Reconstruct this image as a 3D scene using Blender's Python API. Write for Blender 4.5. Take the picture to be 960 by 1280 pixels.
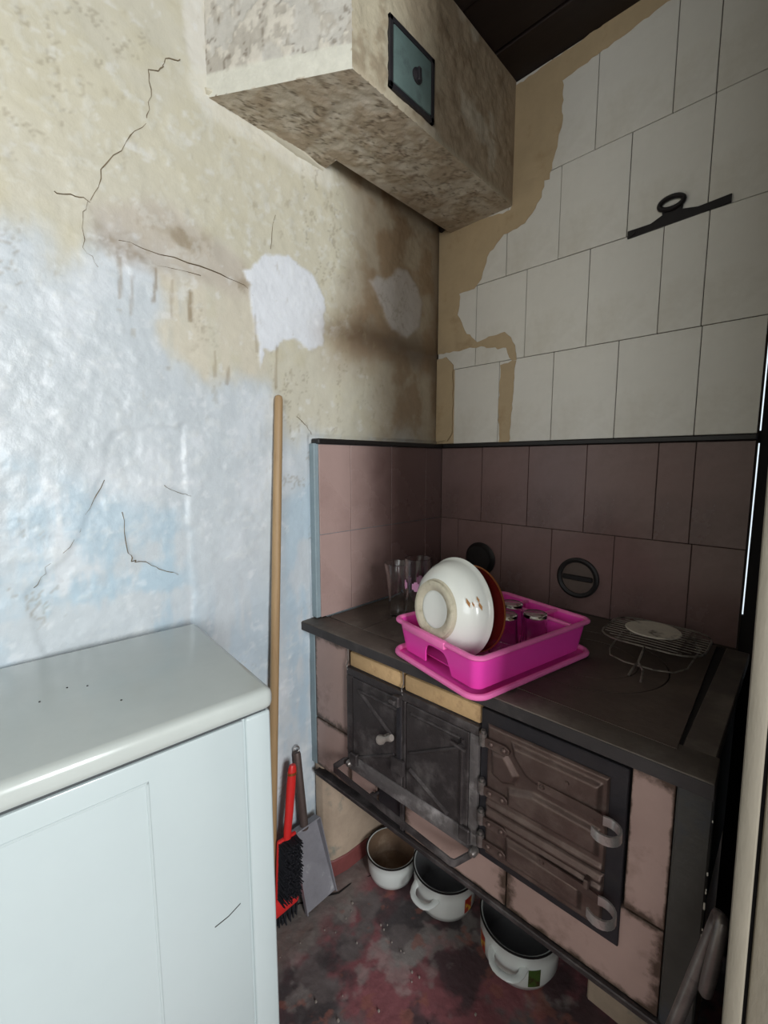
import bpy, bmesh, math, random
import numpy as np
from mathutils import Vector, Matrix, Euler

for o in list(bpy.data.objects):
    bpy.data.objects.remove(o, do_unlink=True)
SC = bpy.context.scene
COL = SC.collection
random.seed(7)
R = math.radians

# ------------------------------------------------------------------ camera, light, exposure
# corner of the two walls = origin; x runs along the tiled back wall, -y along the plastered left wall
CAM = Vector((1.042, -1.399, 1.35)); YAW = R(44.2); PITCH = R(6.6); FPX = 544.0
FW = Vector((-math.sin(YAW) * math.cos(PITCH), math.cos(YAW) * math.cos(PITCH), -math.sin(PITCH)))
RT = Vector((math.cos(YAW), math.sin(YAW), 0)); UP = RT.cross(FW)
cd = bpy.data.cameras.new('camera'); cam = bpy.data.objects.new('camera', cd); COL.objects.link(cam)
cam.matrix_world = Matrix(((RT.x, UP.x, -FW.x, CAM.x), (RT.y, UP.y, -FW.y, CAM.y), (RT.z, UP.z, -FW.z, CAM.z), (0, 0, 0, 1)))
cd.sensor_fit = 'HORIZONTAL'; cd.sensor_width = 36; cd.lens = FPX / 960 * 36; cd.clip_start = 0.02
SC.camera = cam
world = bpy.data.worlds.new('sky'); SC.world = world; world.use_nodes = True
bg = world.node_tree.nodes['Background']; bg.inputs[0].default_value = (0.80, 0.90, 1.0, 1); bg.inputs[1].default_value = 0.9
def area(name, loc, direction, sx, sy, power, col):
    l = bpy.data.lights.new(name, 'AREA'); l.shape = 'RECTANGLE'; l.size = sx; l.size_y = sy; l.energy = power; l.color = col
    o = bpy.data.objects.new(name, l); COL.objects.link(o); o.location = loc
    o.rotation_euler = Vector(direction).to_track_quat('-Z', 'Y').to_euler(); return o
# overcast daylight entering by the window in the right-hand wall of the room (behind the photographer)
area('window_daylight', (3.13, -1.72, 1.65), (-1, 0.05, -0.08), 0.58, 1.3, 60, (0.95, 0.98, 1.0))
area('added_fill_light', (1.75, -3.14, 1.7), (-0.12, 1, -0.08), 1.1, 1.3, 15, (0.95, 0.98, 1.0))  # added fill for the tiled back wall, from an invented window
SC.view_settings.view_transform = 'Standard'; SC.view_settings.look = 'None'
SC.view_settings.gamma = 1; SC.view_settings.use_curve_mapping = False
SC.view_settings.exposure = 0.35

# ------------------------------------------------------------------ helpers
def S(r, g, b):
    f = lambda v: ((v / 255 + .055) / 1.055) ** 2.4 if v > 10 else v / 255 / 12.92
    return (f(r), f(g), f(b), 1)

def mat(name, col, rough=.5, metal=0., var=.12, vscale=6., bump=0., bscale=80., col2=None, lo=.5, hi=.65, mscale=5., rough2=None,
        attr=False, spec=.5, trans=0., ior=1.45, coat=0., stretch=(1, 1, 1), edge=None, soot=None):  # soot: tint for soot and painted shade together
    m = bpy.data.materials.new(name); m.use_nodes = True
    nt = m.node_tree; N = nt.nodes; L = nt.links; p = N['Principled BSDF']
    p.inputs['Roughness'].default_value = rough; p.inputs['Metallic'].default_value = metal
    p.inputs['Specular IOR Level'].default_value = spec; p.inputs['IOR'].default_value = ior
    p.inputs['Transmission Weight'].default_value = trans; p.inputs['Coat Weight'].default_value = coat
    tc = N.new('ShaderNodeTexCoord'); mp = N.new('ShaderNodeMapping'); mp.inputs['Scale'].default_value = stretch
    L.new(tc.outputs['Object'], mp.inputs['Vector'])
    def noise(sc, det=5., ro=.6):
        n = N.new('ShaderNodeTexNoise'); n.inputs['Scale'].default_value = sc; n.inputs['Detail'].default_value = det
        n.inputs['Roughness'].default_value = ro; L.new(mp.outputs['Vector'], n.inputs['Vector']); return n
    if attr:
        a = N.new('ShaderNodeVertexColor'); a.layer_name = 'Col'; src = a.outputs['Color']
    else:
        rgb = N.new('ShaderNodeRGB'); rgb.outputs[0].default_value = col; src = rgb.outputs[0]
    if col2 is not None:
        n = noise(mscale, 8., .65); mr = N.new('ShaderNodeMapRange'); mr.inputs['From Min'].default_value = lo; mr.inputs['From Max'].default_value = hi
        L.new(n.outputs['Fac'], mr.inputs['Value'])
        mx = N.new('ShaderNodeMix'); mx.data_type = 'RGBA'; L.new(mr.outputs['Result'], mx.inputs['Factor']); L.new(src, mx.inputs['A'])
        mx.inputs['B'].default_value = col2; src = mx.outputs['Result']
        if rough2 is not None:
            m2 = N.new('ShaderNodeMapRange'); m2.inputs['To Min'].default_value = rough; m2.inputs['To Max'].default_value = rough2
            L.new(mr.outputs['Result'], m2.inputs['Value']); L.new(m2.outputs['Result'], p.inputs['Roughness'])
    if soot is not None:      # soot and painted shade together, deepening into the corner, ragged outline
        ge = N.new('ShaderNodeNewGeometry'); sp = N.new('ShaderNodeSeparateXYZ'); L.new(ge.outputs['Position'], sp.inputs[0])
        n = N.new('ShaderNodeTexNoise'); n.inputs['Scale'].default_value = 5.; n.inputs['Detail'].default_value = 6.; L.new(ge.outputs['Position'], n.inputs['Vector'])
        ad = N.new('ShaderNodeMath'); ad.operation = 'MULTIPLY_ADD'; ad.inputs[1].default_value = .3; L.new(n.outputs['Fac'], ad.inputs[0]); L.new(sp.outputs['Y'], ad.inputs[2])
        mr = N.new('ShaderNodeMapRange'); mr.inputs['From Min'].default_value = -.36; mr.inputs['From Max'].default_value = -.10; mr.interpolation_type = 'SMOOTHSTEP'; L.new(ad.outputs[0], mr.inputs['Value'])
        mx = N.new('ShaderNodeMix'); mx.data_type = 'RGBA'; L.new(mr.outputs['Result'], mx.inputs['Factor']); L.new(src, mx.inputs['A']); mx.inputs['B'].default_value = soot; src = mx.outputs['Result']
    if edge is not None:      # grime worked into the rim of each tile
        sx = N.new('ShaderNodeSeparateXYZ'); L.new(tc.outputs['Generated'], sx.inputs[0])
        def tri(sock):
            a_ = N.new('ShaderNodeMath'); a_.operation = 'PINGPONG'; a_.inputs[1].default_value = .5; L.new(sock, a_.inputs[0]); return a_.outputs[0]
        mn = N.new('ShaderNodeMath'); mn.operation = 'MINIMUM'; L.new(tri(sx.outputs['X']), mn.inputs[0]); L.new(tri(sx.outputs['Z']), mn.inputs[1])
        n = noise(35., 6., .65); ad = N.new('ShaderNodeMath'); ad.operation = 'MULTIPLY_ADD'; ad.inputs[1].default_value = .22; ad.inputs[2].default_value = -.11; L.new(n.outputs['Fac'], ad.inputs[0])
        su = N.new('ShaderNodeMath'); su.operation = 'ADD'; L.new(mn.outputs[0], su.inputs[0]); L.new(ad.outputs[0], su.inputs[1])
        mr = N.new('ShaderNodeMapRange'); mr.inputs['From Min'].default_value = .07; mr.inputs['From Max'].default_value = .01; L.new(su.outputs[0], mr.inputs['Value'])
        mx = N.new('ShaderNodeMix'); mx.data_type = 'RGBA'; L.new(mr.outputs['Result'], mx.inputs['Factor']); L.new(src, mx.inputs['A']); mx.inputs['B'].default_value = edge; src = mx.outputs['Result']
    if var > 0:
        n = noise(vscale, 8., .7); mr = N.new('ShaderNodeMapRange'); mr.inputs['From Min'].default_value = .25; mr.inputs['From Max'].default_value = .75
        mr.inputs['To Min'].default_value = 1 - var; mr.inputs['To Max'].default_value = 1 + var * .6
        L.new(n.outputs['Fac'], mr.inputs['Value'])
        mx = N.new('ShaderNodeMix'); mx.data_type = 'RGBA'; mx.blend_type = 'MULTIPLY'; mx.inputs['Factor'].default_value = 1
        L.new(src, mx.inputs['A']); L.new(mr.outputs['Result'], mx.inputs['B']); src = mx.outputs['Result']
    L.new(src, p.inputs['Base Color'])
    if bump > 0:
        n = noise(bscale, 6., .6); b = N.new('ShaderNodeBump'); b.inputs['Strength'].default_value = bump; b.inputs['Distance'].default_value = .004
        L.new(n.outputs['Fac'], b.inputs['Height']); L.new(b.outputs['Normal'], p.inputs['Normal'])
    return m

def bm_new(): return bmesh.new()
def merge(bm, tmp, M=None):
    me = bpy.data.meshes.new('t'); tmp.to_mesh(me); tmp.free()
    if M is not None: me.transform(M)
    bm.from_mesh(me); bpy.data.meshes.remove(me)
def add_box(bm, lo, hi, bev=0., seg=1, M=None):
    t = bmesh.new(); bmesh.ops.create_cube(t, size=1)
    lo, hi = Vector(lo), Vector(hi); c = (lo + hi) / 2; s = hi - lo
    for v in t.verts: v.co = Vector((v.co.x * s.x + c.x, v.co.y * s.y + c.y, v.co.z * s.z + c.z))
    if bev > 0: bmesh.ops.bevel(t, geom=t.edges[:], offset=bev, segments=seg, profile=.5, affect='EDGES')
    merge(bm, t, M); return bm
def box(lo, hi, bev=0., seg=1, M=None): return add_box(bm_new(), lo, hi, bev, seg, M)
def add_prism(bm, poly, h0, h1, M=None, bev=0., seg=1):
    """polygon in local xy extruded from z=h0 to h1"""
    t = bmesh.new(); a = [t.verts.new((x, y, h0)) for x, y in poly]; b = [t.verts.new((x, y, h1)) for x, y in poly]
    t.faces.new(a[::-1]); t.faces.new(b); n = len(poly)
    for i in range(n): t.faces.new((a[i], a[(i + 1) % n], b[(i + 1) % n], b[i]))
    bmesh.ops.recalc_face_normals(t, faces=t.faces[:])
    if bev > 0: bmesh.ops.bevel(t, geom=t.edges[:], offset=bev, segments=seg, profile=.5, affect='EDGES')
    merge(bm, t, M); return bm
def add_tube(bm, pts, r, seg=8, closed=False, flat=1., M=None, cap=True):
    pts = [Vector(p) for p in pts]; n = len(pts); rs = r if isinstance(r, (list, tuple)) else [r] * n
    t = bmesh.new(); rings = []
    tan = []
    for i in range(n):
        if closed: d = pts[(i + 1) % n] - pts[i - 1]
        else: d = pts[min(i + 1, n - 1)] - pts[max(i - 1, 0)]
        tan.append(d.normalized())
    ref = Vector((0, 0, 1)) if abs(tan[0].z) < .9 else Vector((1, 0, 0))
    nrm = (ref - tan[0] * ref.dot(tan[0])).normalized()
    for i in range(n):
        nrm = (nrm - tan[i] * nrm.dot(tan[i])).normalized(); bn = tan[i].cross(nrm)
        rings.append([t.verts.new(pts[i] + nrm * (math.cos(2 * math.pi * k / seg) * rs[i] * flat) + bn * (math.sin(2 * math.pi * k / seg) * rs[i])) for k in range(seg)])
    for i in range(n if closed else n - 1):
        a, b = rings[i], rings[(i + 1) % n]
        for k in range(seg): t.faces.new((a[k], a[(k + 1) % seg], b[(k + 1) % seg], b[k]))
    if cap and not closed: t.faces.new(rings[0][::-1]); t.faces.new(rings[-1])
    bmesh.ops.recalc_face_normals(t, faces=t.faces[:])
    merge(bm, t, M); return bm
def add_lathe(bm, prof, seg=48, M=None):
    t = bmesh.new(); rings = []
    for r, z in prof:
        if r < 1e-6: rings.append([t.verts.new((0, 0, z))])
        else: rings.append([t.verts.new((r * math.cos(2 * math.pi * k / seg), r * math.sin(2 * math.pi * k / seg), z)) for k in range(seg)])
    for a, b in zip(rings, rings[1:]):
        for k in range(seg):
            k2 = (k + 1) % seg
            if len(a) == 1 and len(b) == 1: continue
            if len(a) == 1: t.faces.new((a[0], b[k2], b[k]))
            elif len(b) == 1: t.faces.new((a[k], a[k2], b[0]))
            else: t.faces.new((a[k], a[k2], b[k2], b[k]))
    bmesh.ops.recalc_face_normals(t, faces=t.faces[:])
    merge(bm, t, M); return bm
def add_ribbon(bm, pts, width, thick, wdir=(0, 0, 1), M=None):
    """flat strip following pts, width along wdir"""
    t = bmesh.new(); pts = [Vector(p) for p in pts]; w = Vector(wdir).normalized() * width / 2; n = len(pts); q = []
    for i, p in enumerate(pts):
        d = (pts[min(i + 1, n - 1)] - pts[max(i - 1, 0)]).normalized(); s = d.cross(w).normalized() * thick / 2
        q.append([t.verts.new(p + s + w), t.verts.new(p + s - w), t.verts.new(p - s - w), t.verts.new(p - s + w)])
    for a, b in zip(q, q[1:]):
        for k in range(4): t.faces.new((a[k], a[(k + 1) % 4], b[(k + 1) % 4], b[k]))
    t.faces.new(q[0][::-1]); t.faces.new(q[-1]); bmesh.ops.recalc_face_normals(t, faces=t.faces[:])
    merge(bm, t, M); return bm

ROOTM = {}
def empty(name, loc, rz=0., label=None, cat=None, group=None):
    o = bpy.data.objects.new(name, None); COL.objects.link(o); o.location = loc; o.rotation_euler = (0, 0, rz); o.empty_display_size = .05
    ROOTM[o] = Matrix.Translation(Vector(loc)) @ Matrix.Rotation(rz, 4, 'Z')
    tag(o, label, cat, group); return o
def tag(o, label=None, cat=None, group=None, kind=None):
    for k, v in (('label', label), ('category', cat), ('group', group), ('kind', kind)):
        if v: o[k] = v
    return o
def obj(name, bm, m, parent=None, local=False, smooth=35, label=None, cat=None, group=None, kind=None):
    """one mesh object; vertices in world space unless local (then in the parent's space)"""
    me = bpy.data.meshes.new(name); bm.to_mesh(me); bm.free()
    return link(name, me, m, parent, local, smooth, label, cat, group, kind)
def link(name, me, m, parent=None, local=False, smooth=35, label=None, cat=None, group=None, kind=None):
    n = len(me.vertices); co = np.empty(n * 3); me.vertices.foreach_get('co', co); co = co.reshape(-1, 3)
    c = Vector((co.min(0) + co.max(0)) / 2); me.transform(Matrix.Translation(-c))
    me.materials.append(m)
    if smooth:
        me.polygons.foreach_set('use_smooth', [True] * len(me.polygons)); me.set_sharp_from_angle(angle=R(smooth))
    o = bpy.data.objects.new(name, me); COL.objects.link(o); o.location = c
    ROOTM[o] = Matrix.Translation(c)
    if parent is not None:
        PM = ROOTM[parent]
        o.parent = parent
        if local: ROOTM[o] = PM @ ROOTM[o]
        else: o.matrix_parent_inverse = PM.inverted()
    tag(o, label, cat, group, kind); return o

# numpy noise and polygon tools (world coordinates on a surface)
def _h(i, j, s):
    v = np.sin(i * 127.1 + j * 311.7 + s * 74.7) * 43758.5453; return v - np.floor(v)
def vn(x, y, s=0):
    i, j = np.floor(x), np.floor(y); f, g = x - i, y - j; f = f * f * (3 - 2 * f); g = g * g * (3 - 2 * g)
    return (_h(i, j, s) * (1 - f) + _h(i + 1, j, s) * f) * (1 - g) + (_h(i, j + 1, s) * (1 - f) + _h(i + 1, j + 1, s) * f) * g
def fbm(x, y, s=0, o=5, ro=.55):
    a = 1.; t = 0.; r = 0.
    for k in range(o): r = r + a * vn(x * 2 ** k, y * 2 ** k, s + k * 3.1); t += a; a *= ro
    return r / t
def sdf(poly, x, y):
    """signed distance to a polygon, negative inside"""
    d = np.full(x.shape, 1e9); ins = np.zeros(x.shape, bool); n = len(poly)
    for i in range(n):
        (ax, ay), (bx, by) = poly[i], poly[(i + 1) % n]; ex, ey = bx - ax, by - ay
        t = np.clip(((x - ax) * ex + (y - ay) * ey) / (ex * ex + ey * ey + 1e-12), 0, 1)
        d = np.minimum(d, np.hypot(x - ax - t * ex, y - ay - t * ey))
        c = ((ay > y) != (by > y)) & (x < ex * (y - ay) / (ey if abs(ey) > 1e-12 else 1e-12) + ax); ins ^= c
    return np.where(ins, -d, d)
def lin(pts, x, y):
    """distance to a polyline"""
    d = np.full(x.shape, 1e9)
    for (ax, ay), (bx, by) in zip(pts, pts[1:]):
        ex, ey = bx - ax, by - ay; t = np.clip(((x - ax) * ex + (y - ay) * ey) / (ex * ex + ey * ey + 1e-12), 0, 1)
        d = np.minimum(d, np.hypot(x - ax - t * ex, y - ay - t * ey))
    return d
def sm(a, b, v):
    t = np.clip((v - a) / (b - a), 0, 1); return t * t * (3 - 2 * t)
def mixc(c, col, f):
    return c + (np.array(col[:3]) - c) * f[..., None]
def grid_mesh(name, P, colr, closed=False):
    """P: (ny,nx,3) points, colr (ny,nx,3) linear colour -> mesh with attribute Col"""
    ny, nx = P.shape[:2]; idx = np.arange(nx * ny).reshape(ny, nx)
    f = np.stack([idx[:-1, :-1], idx[:-1, 1:], idx[1:, 1:], idx[1:, :-1]], -1).reshape(-1, 4)
    me = bpy.data.meshes.new(name); me.vertices.add(nx * ny); me.vertices.foreach_set('co', P.reshape(-1))
    me.loops.add(f.size); me.loops.foreach_set('vertex_index', f.reshape(-1)); me.polygons.add(len(f))
    me.polygons.foreach_set('loop_start', np.arange(0, f.size, 4)); me.polygons.foreach_set('loop_total', np.full(len(f), 4)); me.update(calc_edges=True)
    a = me.color_attributes.new('Col', 'FLOAT_COLOR', 'POINT')
    a.data.foreach_set('color', np.concatenate([np.clip(colr, 0, 1), np.ones((ny, nx, 1))], -1).reshape(-1).astype(np.float32))
    return me
def ray(px, py): return FW + RT * ((px - 480) / FPX) + UP * ((640 - py) / FPX)
WX = -0.028                                     # plane of the plastered left wall; its tiled lining stands proud, at x = 0
def on_left(px, py, x=WX):                       # survey helper: photo point -> (y, z) on the left wall
    d = ray(px, py); t = (x - CAM.x) / d.x; return (CAM.y + t * d.y, CAM.z + t * d.z)
def on_back(px, py, y=0.):                       # photo point -> (x, z) on the back wall
    d = ray(px, py); t = (y - CAM.y) / d.y; return (CAM.x + t * d.x, CAM.z + t * d.z)
LW = lambda *ps: [on_left(*p) for p in ps]
BW = lambda *ps: [on_back(*p) for p in ps]

# ------------------------------------------------------------------ materials
M_wall = mat('painted_plaster', None, .34, attr=True, var=.06, vscale=14, bump=.34, bscale=48, spec=.5)
M_plain = mat('plain_plaster', S(205, 203, 192), .6, bump=.2, bscale=40)
M_beam = mat('flaking_plaster', None, .7, attr=True, var=.14, vscale=26, bump=.7, bscale=55, spec=.3)
M_floor = mat('worn_floor', None, .6, attr=True, var=.2, vscale=30, bump=.5, bscale=60, spec=.4)
M_white_tile = mat('white_glass_tile', S(222, 218, 208), .22, var=.07, vscale=7, bump=.03, bscale=20, col2=S(200, 194, 180), lo=.5, hi=.8, mscale=4)
M_pink_tile = mat('pink_glass_tile', S(172, 146, 139), .25, var=.08, vscale=7, bump=.03, bscale=20, col2=S(146, 120, 114), lo=.5, hi=.78, mscale=4, rough2=.4, soot=S(112, 88, 84))  # soot tint also deepens the jamb shadow on the lining
M_dark_pink = mat('dark_pink_tile', S(118, 94, 90), .2, var=.12, vscale=7, bump=.03, bscale=20, col2=S(86, 68, 64), lo=.46, hi=.78, mscale=4, rough2=.36)  # darker pink for the tiles of the back wall
M_stove_tile = mat('stove_pink_tile', S(172, 145, 136), .32, var=.10, vscale=9, bump=.04, bscale=25, col2=S(112, 88, 78), lo=.56, hi=.8, mscale=7, rough2=.6, edge=S(84, 68, 58))
M_grout = mat('dark_joint', S(64, 54, 46), .9, var=.25, vscale=20, bump=.4)
M_cream = mat('cream_paint', S(186, 164, 130), .55, var=.12, vscale=12, bump=.2, bscale=60, col2=S(150, 122, 84), lo=.55, hi=.8, mscale=7)
M_black = mat('black_rail', S(30, 26, 26), .4, var=.3, vscale=20, bump=.15)
M_blue = mat('blue_paint', S(140, 156, 162), .5, var=.15, vscale=14, bump=.25, bscale=50, col2=S(160, 168, 166), lo=.6, hi=.72, mscale=18)
M_hob = mat('brown_hob_plate', S(86, 74, 66), .6, .2, var=.3, vscale=10, bump=.25, bscale=70, col2=S(112, 98, 88), lo=.5, hi=.8, mscale=6, rough2=.75)
M_iron = mat('cast_iron', S(76, 70, 70), .5, .55, var=.3, vscale=18, bump=.35, bscale=120, col2=S(132, 126, 124), lo=.5, hi=.85, mscale=9, rough2=.75)
M_iron2 = mat('dark_iron', S(56, 54, 58), .45, .4, var=.3, vscale=18, bump=.2, bscale=90, col2=S(66, 60, 58), lo=.5, hi=.8, mscale=8)
M_rust = mat('rusty_pressed_steel', S(106, 88, 82), .42, .6, var=.3, vscale=14, bump=.25, bscale=110, col2=S(136, 120, 112), lo=.48, hi=.75, mscale=11, rough2=.55)
M_top = mat('sooty_plate', S(100, 90, 82), .6, .3, var=.35, vscale=12, bump=.3, bscale=70, col2=S(142, 132, 122), lo=.5, hi=.8, mscale=7, rough2=.75)
M_loop = mat('bright_worn_steel', S(196, 190, 186), .35, .7, var=.2, vscale=40, col2=S(110, 98, 92), lo=.56, hi=.74, mscale=25)
M_face = mat('dark_edge_paint', S(66, 62, 62), .5, .2, var=.3, vscale=14, bump=.25, col2=S(100, 94, 90), lo=.55, hi=.8, mscale=9)
M_dusty = mat('dusty_cast_iron', S(104, 98, 97), .7, .2, var=.35, vscale=22, bump=.4, bscale=120, col2=S(164, 158, 156), lo=.5, hi=.72, mscale=16)
M_steel = mat('worn_steel', S(150, 144, 140), .38, .8, var=.25, vscale=30, bump=.1, col2=S(90, 80, 74), lo=.52, hi=.7, mscale=25, rough2=.6)
M_soot = mat('soot', S(38, 33, 31), .9, var=.3, vscale=12, bump=.4)
M_post = mat('dark_green_grey_post', S(74, 72, 68), .5, .1, var=.25, vscale=14, bump=.2, col2=S(58, 64, 74), lo=.52, hi=.7, mscale=6)
M_brick = mat('yellow_firebrick', S(198, 164, 120), .8, var=.2, vscale=16, bump=.5, bscale=70, col2=S(140, 108, 76), lo=.55, hi=.75, mscale=14)
M_pier = mat('tan_plaster', S(180, 160, 140), .65, var=.2, vscale=14, bump=.4, bscale=50, col2=S(120, 128, 120), lo=.58, hi=.72, mscale=12)
M_redpaint = mat('maroon_paint', S(124, 68, 66), .5, var=.25, vscale=18, bump=.3)
M_enamel = mat('white_enamel', S(226, 230, 226), .16, var=.03, vscale=10, coat=.3)
M_enamel_in = mat('stained_enamel', S(128, 104, 84), .5, var=.4, vscale=12, col2=S(170, 152, 132), lo=.5, hi=.75, mscale=6)
M_enamel_grey = mat('grey_enamel', S(140, 140, 142), .3, var=.15, vscale=12)
M_appl = mat('white_sheet_metal', S(188, 199, 200), .25, var=.03, vscale=5, coat=.25, bump=.012, bscale=25)
M_appl_top = mat('grey_lid', S(188, 194, 190), .22, var=.07, vscale=6, coat=.3, bump=.015, bscale=20)
M_seam = mat('seam_shadow_gap', S(70, 74, 76), .7, var=.1)
M_pink = mat('pink_plastic', S(238, 70, 178), .35, var=.06, vscale=10, coat=.1, spec=.45)
M_pink_rim = mat('dusty_pink_plastic', S(236, 116, 178), .42, var=.12, vscale=16)
M_glass = mat('clear_glass', (1, 1, 1, 1), .04, var=0, trans=1., ior=1.45)
M_glass_print = mat('pink_print', S(224, 160, 200), .4, var=.1)
M_brown_glass = mat('amber_brown_glass', S(120, 34, 30), .06, var=.1, trans=.45, ior=1.5)
M_copper = mat('copper_rim', S(190, 118, 70), .3, .7, var=.1)
M_bowl = mat('white_porcelain', S(232, 234, 226), .18, var=.03, vscale=8, coat=.3)
M_grime = mat('limescale_grime', S(196, 188, 166), .6, var=.15, vscale=40, bump=.2, col2=S(150, 140, 112), lo=.5, hi=.7, mscale=30)
M_decal = mat('gilt_decal', S(150, 104, 52), .35, .3, var=.3, vscale=60)
M_decal_w = mat('pale_flower_decal', S(246, 242, 236), .3, var=.05)
M_red = mat('red_plastic', S(222, 48, 46), .4, var=.12, vscale=20)
M_bristle = mat('black_bristle', S(30, 30, 36), .8, var=.3, vscale=40)
M_wood = mat('beech_handle', S(170, 140, 102), .5, var=.18, vscale=10, bump=.08, stretch=(8, 8, .6), col2=S(140, 106, 70), lo=.55, hi=.8, mscale=8)
M_pan = mat('galvanised_sheet', S(150, 148, 154), .45, .25, var=.25, vscale=12, bump=.1, col2=S(205, 205, 205), lo=.6, hi=.75, mscale=12)
M_pan_handle = mat('dull_brown_tube', S(98, 84, 80), .55, .4, var=.25, vscale=18)
M_ceil = mat('dark_brown_board', S(38, 27, 24), .55, var=.3, vscale=6, bump=.15, stretch=(1, 8, 8))
M_frame = mat('weathered_door_paint', S(138, 131, 117), .6, var=.16, vscale=14, bump=.45, bscale=40, stretch=(1, 1, .25), col2=S(120, 108, 92), lo=.62, hi=.72, mscale=14)
M_dark = mat('dark_gap_fill', S(24, 20, 20), .9, var=.2)  # near-black colour stands in for the unlit gap right of the stove
M_green = mat('green_grey_enamel_paint', S(104, 124, 120), .45, .1, var=.2, vscale=22, bump=.25, col2=S(74, 84, 84), lo=.55, hi=.75, mscale=15)
M_crack = mat('crack_dirt', S(120, 106, 84), .95, var=.3, vscale=40)
M_wire = mat('sooty_wire', S(150, 142, 132), .45, .7, var=.3, vscale=30, col2=S(70, 62, 56), lo=.5, hi=.65, mscale=22)
M_disc = mat('grey_heat_disc', S(196, 186, 170), .8, var=.2, vscale=25, bump=.2, col2=S(96, 88, 80), lo=.55, hi=.65, mscale=14)
M_plug = mat('black_flue_plate', S(34, 30, 29), .55, .3, var=.3, vscale=20, bump=.2)
M_plug2 = mat('flue_disc', S(92, 78, 70), .5, .1, var=.25, vscale=20, bump=.15)
M_pipe = mat('grimy_steel_tube', S(120, 112, 108), .35, .6, var=.3, vscale=25, bump=.12, col2=S(70, 60, 56), lo=.5, hi=.7, mscale=14)
M_putty = mat('white_chip', S(214, 206, 194), .8, var=.15)
M_crumb = mat('grey_crumb', S(150, 140, 132), .8)
M_fruit1 = mat('red_fruit_decal', S(170, 52, 40), .35, var=.3, vscale=60, col2=S(214, 170, 60), lo=.5, hi=.6, mscale=50)
M_fruit2 = mat('green_leaf_decal', S(70, 96, 40), .35, var=.3, vscale=60, col2=S(60, 36, 26), lo=.5, hi=.6, mscale=50)
M_winframe = mat('white_window_wood', S(220, 220, 214), .5)

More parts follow.
